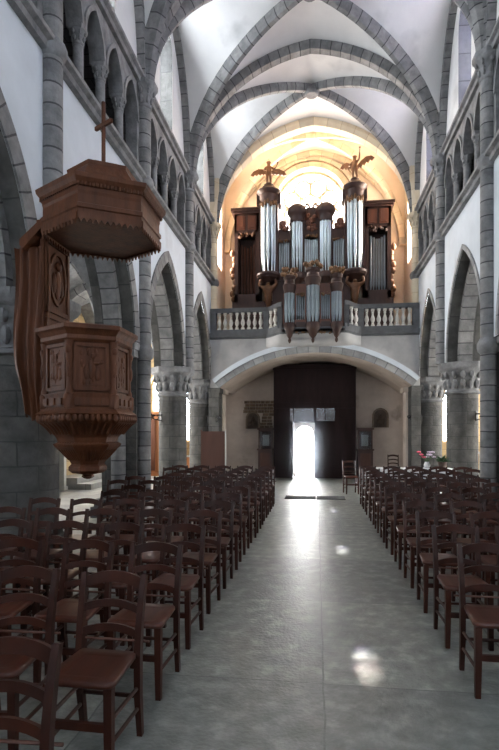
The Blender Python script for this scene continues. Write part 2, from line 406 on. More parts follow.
# ------------------------------------------------------------------ piers, shafts, capitals
def leaf_ring(mb,c,r,z,n,s,tilt=.5):
    for k in range(n):
        a=2*PI*k/n
        mb.ell((c[0]+r*math.cos(a),c[1]+r*math.sin(a),z),(s*.55,s*.55,s),6,5)
def capital(mb,c,r0,r1,z0,z1,leaves=12,ab=8):
    h=z1-z0
    mb.lathe([(r0*1.02,z0),(r0*1.14,z0+.02*h+.01),(r0*1.14,z0+.1*h),(r0*1.02,z0+.13*h),(r0*1.03,z0+.3*h),(r0+(r1-r0)*.35,z0+.55*h),(r0+(r1-r0)*.85,z0+.74*h)],(c[0],c[1],0),20)
    leaf_ring(mb,c,r0*1.08,z0+.33*h,leaves,h*.16); leaf_ring(mb,c,r0+(r1-r0)*.55,z0+.62*h,leaves,h*.14)
    mb.lathe([(r1*.92,z0+.72*h),(r1*1.02,z0+.78*h),(r1*1.08,z0+.86*h),(r1*1.08,z1)],(c[0],c[1],0),ab,rot=PI/ab)
def round_pier(x,y,r,label):
    t=thing('stone_pier',label,'column',(x,y,0),0,'round arcade piers')
    b=MB(); b.lathe([(r*1.32,0),(r*1.32,.18)],(0,0,0),8,rot=PI/8); b.lathe([(r*1.2,.18),(r*1.22,.25),(r*1.1,.32),(r*1.13,.38),(r*1.02,.44)],(0,0,0),24); b.build('base',M['block'],t,35)
    s=MB(); s.lathe([(r,.44),(r,2.56)],(0,0,0),28); s.build('shaft',M['block'],t,40)
    c=MB(); capital(c,(0,0),r,r*1.47,2.5,ZS,14,8); c.build('capital',M['carved'],t,40)
    return t
for x,y,r,l in ((PXL,2.65,.42,'thick round stone pier nearest the choir, pulpit side'),(PXL,6.15,.46,'thick round stone pier carrying the wooden pulpit'),
              (PXL,13.15,.36,'round stone pier with iron bracket facing the pulpit, two bays beyond it'),(PXL-.02,16.5,.36,'round stone pier behind the brown screen panel under the organ gallery'),
              (PXR,2.65,.42,'thick round stone pier beside the front chair rows, flower table side'),(PXR,6.15,.46,'round stone pier opposite the pulpit'),
              (PXR,13.15,.36,'round stone pier with peeling dark patches beyond the flower table side chairs'),(PXR-.05,16.6,.36,'round stone pier behind the flowers under the organ gallery')):
    round_pier(x,y,r,l)
for sd,XF,PX,l in ((-1,XL,PXL,'compound stone pier just beyond the pulpit'),(1,XR,PXR,'compound stone pier opposite the one beyond the pulpit')):
    t=thing('compound_pier',l,'column',(PX,9.65,0),0)
    b=MB(); b.box(-.47,.42,-.42,.42,0,.2); b.box(-.42,.38,-.38,.38,.2,.34); b.lathe([(.26,0),(.26,.2),(.22,.34),(.2,.42)],(-sd*.40,0,0),12); b.build('base',M['darkstone'] if sd<0 else M['block'],t)
    c=MB(); c.box(-.34,.34,-.2,.2,.34,ZS-.25); c.build('core',M['block'],t)
    for q in (-1,1):
        s=MB(); s.lathe([(.14,.34),(.14,ZS-.25)],(0,q*.22,0),14,band=True); s.build('half_shaft',M['band'],t,40)
    c=MB(); c.box(-.40,.40,-.46,.46,ZS-.12,ZS); c.box(-.37,.37,-.40,.40,ZS-.25,ZS-.12); c.build('impost',M['carved'],t)
# engaged nave shafts
def shaft(XF,sd,y,z0,beige=False):
    x=XF-sd*.05
    nm='nave' 
    t=thing('engaged_shaft',None,'column shaft',(x,y,0),0,'engaged shafts rising to the vault')
    s=MB(); s.lathe([(.135,z0),(.135,7.86)],(0,0,0),16,band=True); s.build('drum_shaft',M['cream'] if beige else M['band'],t,40)
    c=MB(); capital(c,(0,0),.135,.25,7.78,ZV+.05,8,8); c.build('capital',M['cream'] if beige else M['carved'],t,40)
    if z0<6:
        c=MB(); c.lathe([(.136,6.26),(.175,6.30),(.19,6.35),(.19,6.40),(.17,6.45),(.136,6.49)],(0,0,0),16); c.build('shaft_ring',M['carved'],t,40)
    if z0<1:
        c=MB(); c.lathe([(.136,2.98),(.175,3.02),(.19,3.09),(.19,3.16),(.17,3.2),(.136,3.26)],(0,0,0),16); c.build('lower_ring',M['carved'],t,40)
    return t
desc={2.65:'beside the front chairs',6.15:'above the pulpit pier',9.65:'rising from the floor beyond the pulpit',13.15:'two bays beyond the pulpit'}
descr={2.65:'beside the front chairs, opposite wall to the pulpit',6.15:'on the wall facing the pulpit',9.65:'rising from the floor, flower table side',13.15:'above the patched round pier, flower table side'}
for sd,XF,dd in ((-1,XL,desc),(1,XR,descr)):
    for y in YB[1:5]:
        t=shaft(XF,sd,y,.4 if y==9.65 else ZS)
        t['label']='banded grey wall shaft '+dd[y]
    t=shaft(XF,sd,16.4,4.75,True); t['label']='cream wall shaft at the organ gallery, '+('pulpit' if sd<0 else 'flower table')+' side'

# triforium colonnettes
ORD=['first','second','third','fourth','fifth','sixth','seventh','eighth','ninth','tenth','eleventh','twelfth','thirteenth','fourteenth','fifteenth']
def colonnette():
    t=thing('colonnette','x','colonnette',(0,0,ZT0),0,'triforium colonnettes')
    b=MB(); b.box(-.1,.1,-.1,.1,.08,.17); b.lathe([(.1,.17),(.1,.21),(.08,.25),(.065,.28)],(0,0,0),12); b.build('base',M['carved'],t,40)
    s=MB(); s.lathe([(.078,.27),(.074,.8)],(0,0,0),12); s.build('shaft',M['carved'],t,40)
    c=MB(); capital(c,(0,0),.075,.135,.76,1.03,7,4); c.build('capital',M['carved'],t,40)
    return t
pc=colonnette(); used=False
bayn={1:'beside the front chairs',2:'over the pulpit',3:'just beyond the pulpit',4:'next to the organ'}
for sd,XF in ((-1,XL),(1,XR)):
    for i in (1,2,3,4):
        e0,e1=YB[i]+.2,YB[i+1]-.2; st=(e1-e0)/4
        for k in range(1 if i>1 else 2,5 if i==4 else 5):
            if k==4: continue
            y=e0+st*k
            lab='grey triforium colonnette, %s in the bay %s, %s'%(ORD[k-1],bayn[i] if sd<0 or i!=2 else 'facing the pulpit','pulpit wall' if sd<0 else 'opposite wall')
            if not used: t=pc; used=True
            else: t=dup(pc,(0,0,0))
            t.location=(XF+sd*.07,y,ZT0); t['label']=lab

# ------------------------------------------------------------------ vaults
def vault(name,xa,xb,y0,y1,zs,rise,m,label,n=14):
    xc,hx=(xa+xb)/2,(xb-xa)/2; yc,hy=(y0+y1)/2,(y1-y0)/2
    mb=MB()
    for sg in (-1,1):
        for ax in (0,1):
            rows=[]
            for i in range(n+1):
                t=i/n; row=[]
                for j in range(2*n+1):
                    q=(j-n)/n; z=zs+rise*prof(abs(q)*t)
                    row.append((xc+q*t*hx,yc+sg*t*hy,z) if ax==0 else (xc+sg*t*hx,yc+q*t*hy,z))
                rows.append(row)
            mb.grid(rows)
    return struct(name,mb,m,60,label)
RIB=[(-.11,.17),(.11,.17),(.11,-.03),(.055,-.12),(-.055,-.12),(-.11,-.03)]
def rib(p0,p1,zs,rise,m,label,prf=RIB,n=36,down=.05,tmax=1):
    p0,p1=Vector((*p0,0)),Vector((*p1,0)); path=[]
    for i in range(n+1):
        # even steps along the curve
        a=-1+2*i/n; t=math.sin(a*PI/2)
        p=p0.lerp(p1,(t+1)/2); p.z=zs+rise*prof(abs(t))-down; path.append(p)
    d=(p1-p0).normalized(); side=Vector((d.y,-d.x,0))
    s=MB(); s.sweep(path,prf,side)
    # make sure b axis points up at crown
    return trim(s,m,label,35)
for i in range(0,5):
    y0,y1=YB[i],YB[i+1]
    vault('ceiling' if i==0 else 'ceiling_%d'%i,XL-.02,XR+.02,y0,y1,ZV,RISE,M['vault'],'white plastered rib vault')
    ins=.12
    rib((XL+ins,y0),(XR-ins,y1),ZV,RISE,M['band'],'banded grey diagonal vault rib')
    rib((XL+ins,y1),(XR-ins,y0),ZV,RISE,M['band'],'banded grey diagonal vault rib')
    for xx in (XL+.05,XR-.05):
        rib((xx,y0+.1),(xx,y1-.1),ZV,RISE,M['band'],'grey wall rib of nave vault',[(-.08,.1),(.08,.1),(.08,-.06),(-.08,-.06)])
    k=MB(); k.lathe([(.02,-.1),(.16,-.1),(.2,-.03),(.2,.1)],(XC,(y0+y1)/2,ZV+RISE-.16),14); trim(k,M['carved'],'round keystone boss of nave vault',40)
TR=[(-.17,.2),(.17,.2),(.17,-.02),(.10,-.13),(-.10,-.13),(-.17,-.02)]
for y in YB[:5]: rib((XL+.05,y),(XR-.05,y),ZV,RISE,M['band'],'banded grey transverse arch of nave vault',TR)
# organ bay
OS=3.45
vault('ceiling_organ',XL-.02,XR+.02,16.4,YF,ZV,OS,M['beige'],'warm plastered vault over the organ')
rib((XL+.02,16.45),(XR-.02,16.45),ZV,RISE,M['cream'],'wide cream arch in front of the organ',[(-.26,.5),(.26,.5),(.26,-.04),(.16,-.16),(-.16,-.16),(-.26,-.04)])
for a,b in (((XL+.1,16.5),(XR-.1,YF)),((XL+.1,YF),(XR-.1,16.5))):
    rib(a,b,ZV,OS,M['cream'],'cream diagonal rib over the organ',[(-.1,.15),(.1,.15),(.1,-.03),(.05,-.1),(-.05,-.1),(-.1,-.03)])
rib((XL+.1,YF-.1),(XR-.1,YF-.1),ZV,OS,M['cream'],'cream wall arch around the rose window',[(-.14,.1),(.14,.1),(.14,-.1),(-.14,-.1)])
# organ bay side walls
for sd,XF,nm in ((-1,XL,'left'),(1,XR,'right')):
    w=MB(); ym=17.75; hw=.42; cur=[(ym-hw,7.3)]+pointed(ym-hw,ym+hw,9.2,9.9,10)+[(ym+hw,7.3)]
    quad(w,toX(XF),16.4,YF,4.6,7.3); arch_panel(w,toX(XF),16.4,YF,7.3,12,cur); reveal(w,toX(XF),toX(XF+sd*.4),cur)
    struct('wall_%s_organ'%nm,w,M['beige'],None,'warm limestone side wall of organ bay')
    W_lancet(6 if sd<0 else 16,toX(XF+sd*.3),ym-hw,ym+hw,7.3,9.2,9.9,M['warmglass'],M['cream'],'x',(1,0,0),'bright lancet window in organ bay side wall')
    w=MB(); quad(w,toX(XF),16.92,YF,0,4.6); w.box(min(XF,XF-sd*.3),max(XF,XF-sd*.3),16.75,17.3,0,2.85); w.box(min(XF,XF-sd*.38),max(XF,XF-sd*.38),16.7,17.35,2.85,3.0)
    struct('wall_%s_porch'%nm,w,M['rubble'] if 0 else M['facade'],None,'brown stained wall under the organ gallery')

# ------------------------------------------------------------------ west facade wall with rose window
RC=(-.23,YF,9.82); RR=1.28
w=MB()
ang=sorted([2*PI*i/64 for i in range(64)]+[math.atan2(z-RC[2],x-RC[0])%(2*PI) for x in (XL,XR) for z in (4.6,12.3)])
def rectpt(a):
    c,s=math.cos(a),math.sin(a); k=1e9
    if abs(c)>1e-9: k=min(k,((XR if c>0 else XL)-RC[0])/c)
    if abs(s)>1e-9: k=min(k,((12.3 if s>0 else 4.6)-RC[2])/s)
    return (RC[0]+k*c,YF,RC[2]+k*s)
for a,b in zip(ang,ang[1:]+[ang[0]+2*PI]):
    i0=(RC[0]+RR*math.cos(a),YF,RC[2]+RR*math.sin(a)); i1=(RC[0]+RR*math.cos(b),YF,RC[2]+RR*math.sin(b))
    w.poly([i0,rectpt(a),rectpt(b),i1])
    w.poly([i0,i1,(i1[0],YF+.6,i1[2]),(i0[0],YF+.6,i0[2])])
struct('wall_back_upper',w,M['beige'],None,'warm limestone west wall around the rose window')
for r,t in ((RR+.1,.09),(RR+.34,.07),(RR+.58,.09)):
    k=MB(); k.ring((RC[0],YF-.03,RC[2]),r,[(-t,-t),(t,-t),(t,t),(-t,t)],'y',56); trim(k,M['cream'],'cream moulding ring around the rose window',40)
tr=MB(); yy=YF+.3
def tor(c,r,t): tr.ring((c[0],yy,c[1]),r,[(-t,-t*.7),(t,-t*.7),(t,t*.7),(-t,t*.7)],'y',24)
tor((RC[0],RC[2]),.20,.035)
for k in range(8):
    a=PI/8+k*PI/4
    c=(RC[0]+.72*math.cos(a),RC[2]+.72*math.sin(a)); tor(c,.30,.042)
    a2=k*PI/4; tor((RC[0]+1.04*math.cos(a2),RC[2]+1.04*math.sin(a2)),.15,.026)
    tr.sweep([(RC[0]+.24*math.cos(a2),yy,RC[2]+.24*math.sin(a2)),(RC[0]+.9*math.cos(a2),yy,RC[2]+.9*math.sin(a2))],[(-.05,-.022),(.05,-.022),(.05,.022),(-.05,.022)],(0,1,0))
tor((RC[0],RC[2]),RR-.03,.07)
ro=struct('window_20',tr,M['cream'],40,'round rose window with stone tracery above the organ')
g=MB(); g.poly([(RC[0]+RR*math.cos(2*PI*k/48),yy+.03,RC[2]+RR*math.sin(2*PI*k/48)) for k in range(48)]); g.build('pane',M['warmglass'],ro)
# lower facade with arched doorway
w=MB(); DX0,DX1=-.76,-.12
cur=[(DX0,0)]+segment(DX0,DX1,1.52,1.82,10)+[(DX1,0)]
arch_panel(w,toY(YF),XL,XR,0,4.6,cur); reveal(w,toY(YF),toY(YF+.35),cur)
arch_panel(w,toY(YF+.35),XL,XR,0,4.6,cur)
struct('wall_back',w,M['facade'],None,'stained brown plaster west wall under the gallery')
pt=MB(); random.seed(3)
for r in range(9):
    z=1.72+r*.115; x=(-2.66 if r>4 else -2.02)+random.uniform(-.08,.08); xe=(-1.58 if r>3 else -1.62)+random.uniform(-.1,.1)
    while x<xe:
        wd_=random.uniform(.12,.24); pt.box(x,x+wd_-.012,YF-random.uniform(.015,.04),YF+.02,z,z+.104); x+=wd_
trim(pt,M['rubble'],'patch of exposed rubble stone on the west wall')

# ------------------------------------------------------------------ gallery: front wall with segmental arch, soffit, floor
GY=16.15
AX0,AX1=-3.06,2.85
cin=segment(AX0,AX1,2.98,4.05,36)
w=MB(); arch_panel(w,toY(GY),XL-.02,XR+.02,2.98,4.66,cin)
struct('wall_gallery',w,M['vaultgrey'],None,'pale plastered front of organ gallery over wide arch')
s=MB(); reveal(s,toY(GY),toY(YF),cin); struct('ceiling_gallery',s,M['facade'],60,'plaster soffit under the organ gallery')
rg=MB(); arch_ring(rg,toY(GY),cin,.2,(0,-.05,0)); trim(rg,M['lightband'],'moulded inner band of gallery arch')
rg=MB(); arch_ring(rg,toY(GY),offset(cin,.2),.14,(0,-.1,0)); trim(rg,M['plaster'],'moulded outer band of gallery arch')
for x0,x1 in ((XL-.05,AX0+.03),(AX1-.03,XR+.05)):
    b=MB(); b.box(x0,x1,GY-.06,16.9,2.84,2.99); b.box(x0,x1-.05 if x0<0 else x1,GY,16.85,0,2.84); trim(b,M['block'],'stone jamb carrying the gallery arch')
OCX=-.12
def bow(x):   # front line of the gallery: bows forward around the small organ
    d=abs(x-OCX)
    if d>1.45: return 0
    if d<.9: return .62
    k=(1.45-d)/.55; return .62*(k*k*(3-2*k))
xs=sorted({XL,XR,OCX-1.45,OCX+1.45,OCX-.9,OCX+.9}|{OCX+s*(.9+.55*k/8) for s in (-1,1) for k in range(9)})
def gal_slab(mb,z0,z1,out,back):
    pts=[(x,GY-out-bow(x),z0) for x in xs]+[(XR,back,z0),(XL,back,z0)]
    mb.prism(pts,(0,0,z1-z0))
fl=MB(); gal_slab(fl,4.58,4.70,.10,YF); gal_slab(fl,4.52,4.58,.05,YF)
struct('floor_gallery',fl,M['rail'],None,'stone floor slab of the organ gallery')
# coving under the bow
cv=MB(); rows=[]
for k in range(7):
    q=k/6; row=[]
    for i in range(25):
        x=OCX-1.45+2.9*i/24; row.append((x,GY-bow(x)*math.sin(q*PI/2)*1.0-.04*q,4.22+.3*(1-math.cos(q*PI/2))))
    rows.append(row)
cv.grid(rows); trim(cv,M['vaultgrey'],'curved plaster coving under the bowed gallery front',60)

# balustrade
def balustrade(label,x0,x1,nb,nc):
    t=thing('balustrade',label,'balustrade',(0,0,0),0,'gallery balustrades')
    xsn=[x0+(x1-x0)*k/40 for k in range(41)]
    def rail(name,z0,z1,d,m):
        mb=MB(); mb.prism([(x,GY-bow(x)-d,z0) for x in xsn]+[(x,GY-bow(x)+.02+d,z0) for x in reversed(xsn)],(0,0,z1-z0)); return mb.build(name,m,t)
    rail('bottom_rail',4.70,4.80,.09,M['rail']); rail('top_rail',5.34,5.47,.10,M['rail']); 
    def post(x,wd):
        mb=MB(); y=GY-bow(x); mb.box(x-wd,x+wd,y-.08,y+.10,4.70,5.34); mb.build('pedestal',M['rail'],t)
    s=-1 if x0<-1 else 1
    wall=x0 if s<0 else x1; inner=x1 if s<0 else x0; turn=OCX+s*1.45
    post(wall-s*.09,.09); post(turn,.08); post(inner+s*.06,.07)
    def bal(x):
        y=GY-bow(x)
        mb=MB(); mb.box(-.055,.055,-.055,.055,0,.05); mb.lathe([(.035,.05),(.05,.08),(.03,.11),(.062,.19),(.068,.24),(.03,.36),(.028,.40),(.045,.42),(.028,.44),(.05,.47),(.05,.49)],(0,0,0),10); mb.box(-.05,.05,-.05,.05,.49,.54)
        mb.build('baluster',M['baluster'],t,35,(x,y+.01,4.80))
    a,b=(wall-s*.18),(turn+s*.08)
    for k in range(nb): bal(a+(b-a)*(k+.5)/nb)
    a,b=(turn-s*.08),(inner+s*.13)
    for k in range(nc): bal(a+(b-a)*(k+.5)/nc)
    return t
balustrade('grey stone gallery balustrade with pale balusters, pulpit side of the organ',XL+.02,OCX-.93,8,2)
balustrade('grey stone gallery balustrade with pale balusters, flower table side of the organ',OCX+.93,XR-.02,8,2)

# ------------------------------------------------------------------ organ
def pipe(parent,x,y,z0,h,r,m,foot=.22):
    mb=MB(); mb.lathe([(r*.3,0),(r,foot),(r,foot+.02),(r*.93,foot+.03),(r*.93,foot+.08),(r,foot+.10),(r,h),(r*.8,h),(r*.8,h-.05)],(0,0,0),12)
    # mouth lip
    mb.box(-r*.55,r*.55,-r*1.03,-r*.8,foot+.02,foot+.09)
    return mb.build('pipe',m,parent,40,(x,y,z0))
def carve(mb,cx,cy,cz,w,h,n,s):
    for k in range(n):
        mb.ell((cx+random.uniform(-w,w)*.5,cy+random.uniform(-.03,.03),cz+random.uniform(-h,h)*.5),(s*random.uniform(.6,1.2),s*.6,s*random.uniform(.6,1.2)),6,5)
OY=17.35; OX=-.19
org=thing('pipe_organ','large dark walnut pipe organ with silvery pipes beneath the rose window','pipe organ',(OX,OY,4.70))
b=MB(); b.box(-1.2,1.2,.15,1.2,0,1.5); b.box(-1.75,1.75,.05,1.25,1.98,2.14); b.box(-1.3,1.3,.1,.3,1.2,2.0); b.box(-2.7,-1.2,.3,1.2,0,1.36); b.box(1.2,2.7,.3,1.2,0,1.36); b.build('lower_case_shade_fill',M['organ'],org)  # outer boxes added as dark fill for the organ's shadow behind the balusters
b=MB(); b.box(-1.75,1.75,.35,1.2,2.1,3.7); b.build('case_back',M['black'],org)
for sx in (-1,1):
    # tall outer towers, half round
    cx=sx*1.41
    tw=MB(); tw.lathe([(.1,1.84),(.24,1.9),(.28,1.96),(.36,2.0),(.38,2.06),(.40,2.08),(.40,2.15),(.33,2.19)],(cx,-.05,0),16); tw.build('tower_base',M['organ'],org,40)
    fr=MB(); fr.box(cx-.32,cx-.26,-.12,.5,2.15,4.6); fr.box(cx+.26,cx+.32,-.12,.5,2.15,4.6); fr.box(cx-.34,cx+.34,.28,.5,2.15,4.5); fr.build('tower_frame',M['organ'],org)
    for k in range(5):
        a=PI+PI*(k+.5)/5; pipe(org,cx+.205*math.cos(a),-.05+.205*math.sin(a),2.17,2.40+.1*math.sin(a)*-1,.054,M['tin'],.62)
    cp=MB(); cp.lathe([(.28,4.5),(.29,4.55),(.28,4.63),(.31,4.68),(.31,4.76),(.39,4.83),(.41,4.9),(.37,4.93),(.25,5.0),(.2,5.08),(.12,5.1)],(cx,-.05,0),16)
    cp.box(cx-.40,cx-.30,-.1,.4,4.5,4.92); cp.box(cx+.30,cx+.40,-.1,.4,4.5,4.92)
    cp.build('tower_cap',M['organ'],org,40)
    ca=MB(); 
    for k in range(9):
        a=PI+PI*(k+.5)/9; ca.ell((cx+.27*math.cos(a),-.05+.27*math.sin(a),4.46+.05*math.sin(k*2.1)),(.05,.04,.1),6,5)
    ca.build('pipe_shade_carving',M['gilt'],org,60)
    # inner smaller towers
    cx=sx*.465
    tw=MB(); tw.lathe([(.06,1.72),(.12,1.8),(.2,1.93),(.245,1.98),(.245,2.12),(.2,2.18)],(cx,-.02,0),14); tw.build('tower_base',M['organ'],org,40)
    fr=MB(); fr.box(cx-.24,cx-.20,-.08,.5,2.1,3.9); fr.box(cx+.20,cx+.24,-.08,.5,2.1,3.9); fr.box(cx-.2,cx+.2,.25,.4,2.1,3.9); fr.build('tower_frame',M['organ'],org)
    for k in range(5):
        a=PI+PI*(k+.5)/5; pipe(org,cx+.15*math.cos(a),-.02+.15*math.sin(a),2.16,1.80,.041,M['tin'],.5)
    cp=MB(); cp.lathe([(.23,3.84),(.25,3.93),(.24,4.0),(.29,4.08),(.33,4.14),(.33,4.24),(.28,4.34),(.18,4.42),(.02,4.44)],(cx,-.02,0),14); cp.build('tower_cap',M['organ'],org,40)
    # side flats
    c0=sx*.94
    fr=MB(); fr.box(c0-.24,c0+.24,.02,.3,2.1,2.22); fr.build('flat_sill',M['organ'],org); fr=MB()
    fr.prism([(c0-.24,.02,3.3),(c0+.24,.02,3.3),(c0+.24,.02,3.62),(c0+.1,.02,3.66),(c0,.02,3.78),(c0-.1,.02,3.66),(c0-.24,.02,3.62)],(0,.25,0)); fr.build('flat_frame',M['organ'],org)
    for k in range(6):
        u=(k+.5)/6-.5; pipe(org,c0+u*.44,.12,2.2,1.1+.12*u*sx,.032,M['tin'],.4)
    ca=MB(); carve(ca,c0,-.01,3.72,.34,.16,9,.07); ca.ell((c0,.0,3.84),(.12,.06,.13),10,8); ca.build('crest_carving',M['organred'],org,60)
    ca=MB(); carve(ca,c0,.0,3.28,.44,.08,9,.05); ca.build('pipe_shade_carving',M['gilt'],org,60)
    # set-back wing
    wx0,wx1=sorted((sx*1.78,sx*2.62)); wc=(wx0+wx1)/2
    wg=MB(); wg.box(wx0,wx1,.95,1.35,1.35,4.38); wg.box(wx0,wx0+.12,.3,1,1.35,4.38); wg.box(wx1-.12,wx1,.3,1,1.35,4.38); wg.box(wx0,wx1,.3,1,3.72,4.38); wg.box(wx0,wx1,.3,1,1.35,1.62)
    wg.build('wing_case',M['organ'],org)
    co=MB(); co.box(wx0-.06,wx1+.06,.22,1.35,4.38,4.45); co.box(wx0-.11,wx1+.11,.17,1.35,4.45,4.54); co.build('wing_cornice',M['organ'],org)
    for q in (-1,1):
        pn=MB(); pn.box(wc+q*.19-.15,wc+q*.19+.15,.27,.3,3.82,4.3); pn.box(wc+q*.19-.1,wc+q*.19+.1,.25,.27,3.88,4.24); pn.build('wing_panel',M['organred'],org)
    ca=MB(); carve(ca,wc,.3,3.64,.56,.16,14,.055); ca.build('wing_carving',M['angel'] if sx<0 else M['organ'],org,60)
    for k in range(5 if sx<0 else 6):
        nn=5 if sx<0 else 6
        u=(k+.5)/nn-.5; pipe(org,wc+u*.54,.7 if sx<0 else .42,1.62,1.7+.3*abs(u),.04,M['organred'] if sx<0 else M['tindark'],.2)
    ca=MB()
    for k in range(9): ca.ell((sx*2.68+sx*.05*math.sin(k*1.7),.5,1.5+k*.2),(.09,.07,.13),6,5)
    ca.build('side_scroll_carving',M['angel'],org,60)
# centre flat with crest
fr=MB(); fr.box(-.24,.24,.02,.3,2.1,2.22); fr.build('flat_sill',M['organ'],org); fr=MB(); fr.prism([(-.25,.02,3.42),(.25,.02,3.42),(.25,.02,4.22),(.12,.02,4.36),(-.12,.02,4.36),(-.25,.02,4.22)],(0,.25,0)); fr.build('flat_frame',M['organ'],org)
for k in range(7):
    u=(k+.5)/7-.5; pipe(org,u*.46,.12,2.2,1.1+.1*abs(u),.029,M['tin'],.4)
ca=MB(); carve(ca,0,.0,3.88,.36,.6,26,.07); ca.build('crest_carving',M['organred'],org,60)
ca=MB(); carve(ca,0,.0,3.4,.44,.08,9,.05); ca.build('pipe_shade_carving',M['gilt'],org,60)
for sx in (-1,1):
    hn=MB(); hn.tube([(sx*.03,.05,4.3),(sx*.09,.05,4.46),(sx*.19,.05,4.48),(sx*.2,.05,4.4)],.035,8); hn.build('crest_scroll',M['organred'],org,60)

def skin(name,joints,edges,m,parent,loc=(0,0,0),root=0):
    me=bpy.data.meshes.new(name); me.from_pydata([j[:3] for j in joints],edges,[]); me.update(); me.materials.append(m)
    o=bpy.data.objects.new(name,me); COL.objects.link(o)
    if parent: o.parent=parent
    o.location=loc
    md=o.modifiers.new('skin','SKIN'); 
    if not me.skin_vertices: me.attributes.new
    for i,j in enumerate(joints):
        sv=me.skin_vertices[0].data[i]; sv.radius=(j[3],j[3]); sv.use_root=(i==root)
    md.use_smooth_shade=True
    s=o.modifiers.new('sub','SUBSURF'); s.levels=1; s.render_levels=2
    return o
def wing_mb(sx,lift):
    mb=MB()
    top=[(.03,.40),(.14,.50+lift*.3),(.28,.52+lift),(.42,.46+lift*1.5),(.50,.36+lift*1.8)]
    bot=[(.05,.30),(.14,.32),(.22,.33+lift*.5),(.32,.33+lift),(.42,.32+lift*1.5)]
    pts=[]
    for k,p in enumerate(top): pts.append((sx*p[0],.06+.02*k,p[1]))
    for k in range(len(bot)-1,-1,-1):
        pts.append((sx*bot[k][0],.06+.02*k,bot[k][1]))
        if k: pts.append((sx*(bot[k][0]-.04),.06+.02*k-.01,bot[k][1]+.045))
    mb.prism(pts,(0,.03,0)); return mb
def angel(label,x,rz,lift,arm):
    t=thing('angel_statue',label,'statue',(x,OY-.05,4.70+5.09),rz,'angel statues on the organ towers')
    J=[(0,0,.34,.055),(0,-.005,.42,.065),(0,0,.50,.07),(0,0,.555,.035),(0,-.005,.61,.06),(0,-.01,.66,.055),
       (-.04,0,.30,.05),(-.045,-.02,.17,.036),(-.045,.0,.05,.026),(-.05,-.045,.03,.022),
       (.04,0,.30,.05),(.055,-.015,.17,.036),(.06,.03,.05,.026),(.06,-.015,.03,.022),
       (-.085,0,.50,.034),(-.13,-.03,.41,.026),(-.10,-.10,.38,.02),(-.09,-.13,.385,.018),
       (.085,0,.50,.034),(.14,-.02,.44+arm*.1,.026),(.18,-.08,.44+arm*.2,.02),(.19,-.11,.46+arm*.22,.018)]
    E=[(0,1),(1,2),(2,3),(3,4),(4,5),(0,6),(6,7),(7,8),(8,9),(0,10),(10,11),(11,12),(12,13),(2,14),(14,15),(15,16),(16,17),(2,18),(18,19),(19,20),(20,21)]
    skin('body',J,E,M['angel'],t,(0,0,.06))
    for sx in (-1,1): wing_mb(sx,lift).build('wing',M['angel'],t,None,(0,0,.06))
    d=MB()
    d.lathe([(.062,0),(.066,.02),(.05,.035),(0.0,.05)],(0,0,.70),10); d.build('hair',M['angel'],t,50)
    d=MB(); d.lathe([(.11,.0),(.12,.02),(.13,.05),(.09,.07),(.08,.1),(.05,.1)],(0,0,-.0),12); d.build('plinth',M['organ'],t,50)
    tr_=MB(); tr_.tube([(.19,-.11,.5+arm*.22),(.24,-.2,.56+arm*.22)],.012,6); tr_.lathe([(.01,0),(.03,.04)],(.24,-.2,.56+arm*.22),8); tr_.build('trumpet',M['gilt'],t,50)
    t.scale=(1.22,1.22,1.13)
    return t
angel('carved angel with spread level wings on the organ tower, pulpit side',OX-1.41,.1,.0,0)
angel('carved angel with raised wings on the organ tower, flower table side',OX+1.41,-.5,.1,1)
# crouching carved figures under the tall towers
for sx in (-1,1):
    J=[(0,0,.05,.13),(0,-.03,.2,.14),(0,-.05,.36,.13),(0,-.06,.45,.06),(0,-.09,.55,.09),
       (-.15,-.03,.38,.07),(-.28,-.06,.46,.055),(-.24,-.08,.66,.045),(.15,-.03,.38,.07),(.28,-.06,.46,.055),(.24,-.08,.66,.045),(0,.02,-.12,.1),(0,.06,-.28,.06)]
    E=[(0,1),(1,2),(2,3),(3,4),(2,5),(5,6),(6,7),(2,8),(8,9),(9,10),(0,11),(11,12)]
    skin('carved_figure',J,E,M['angel'],org,(sx*1.41,-.22,1.28))

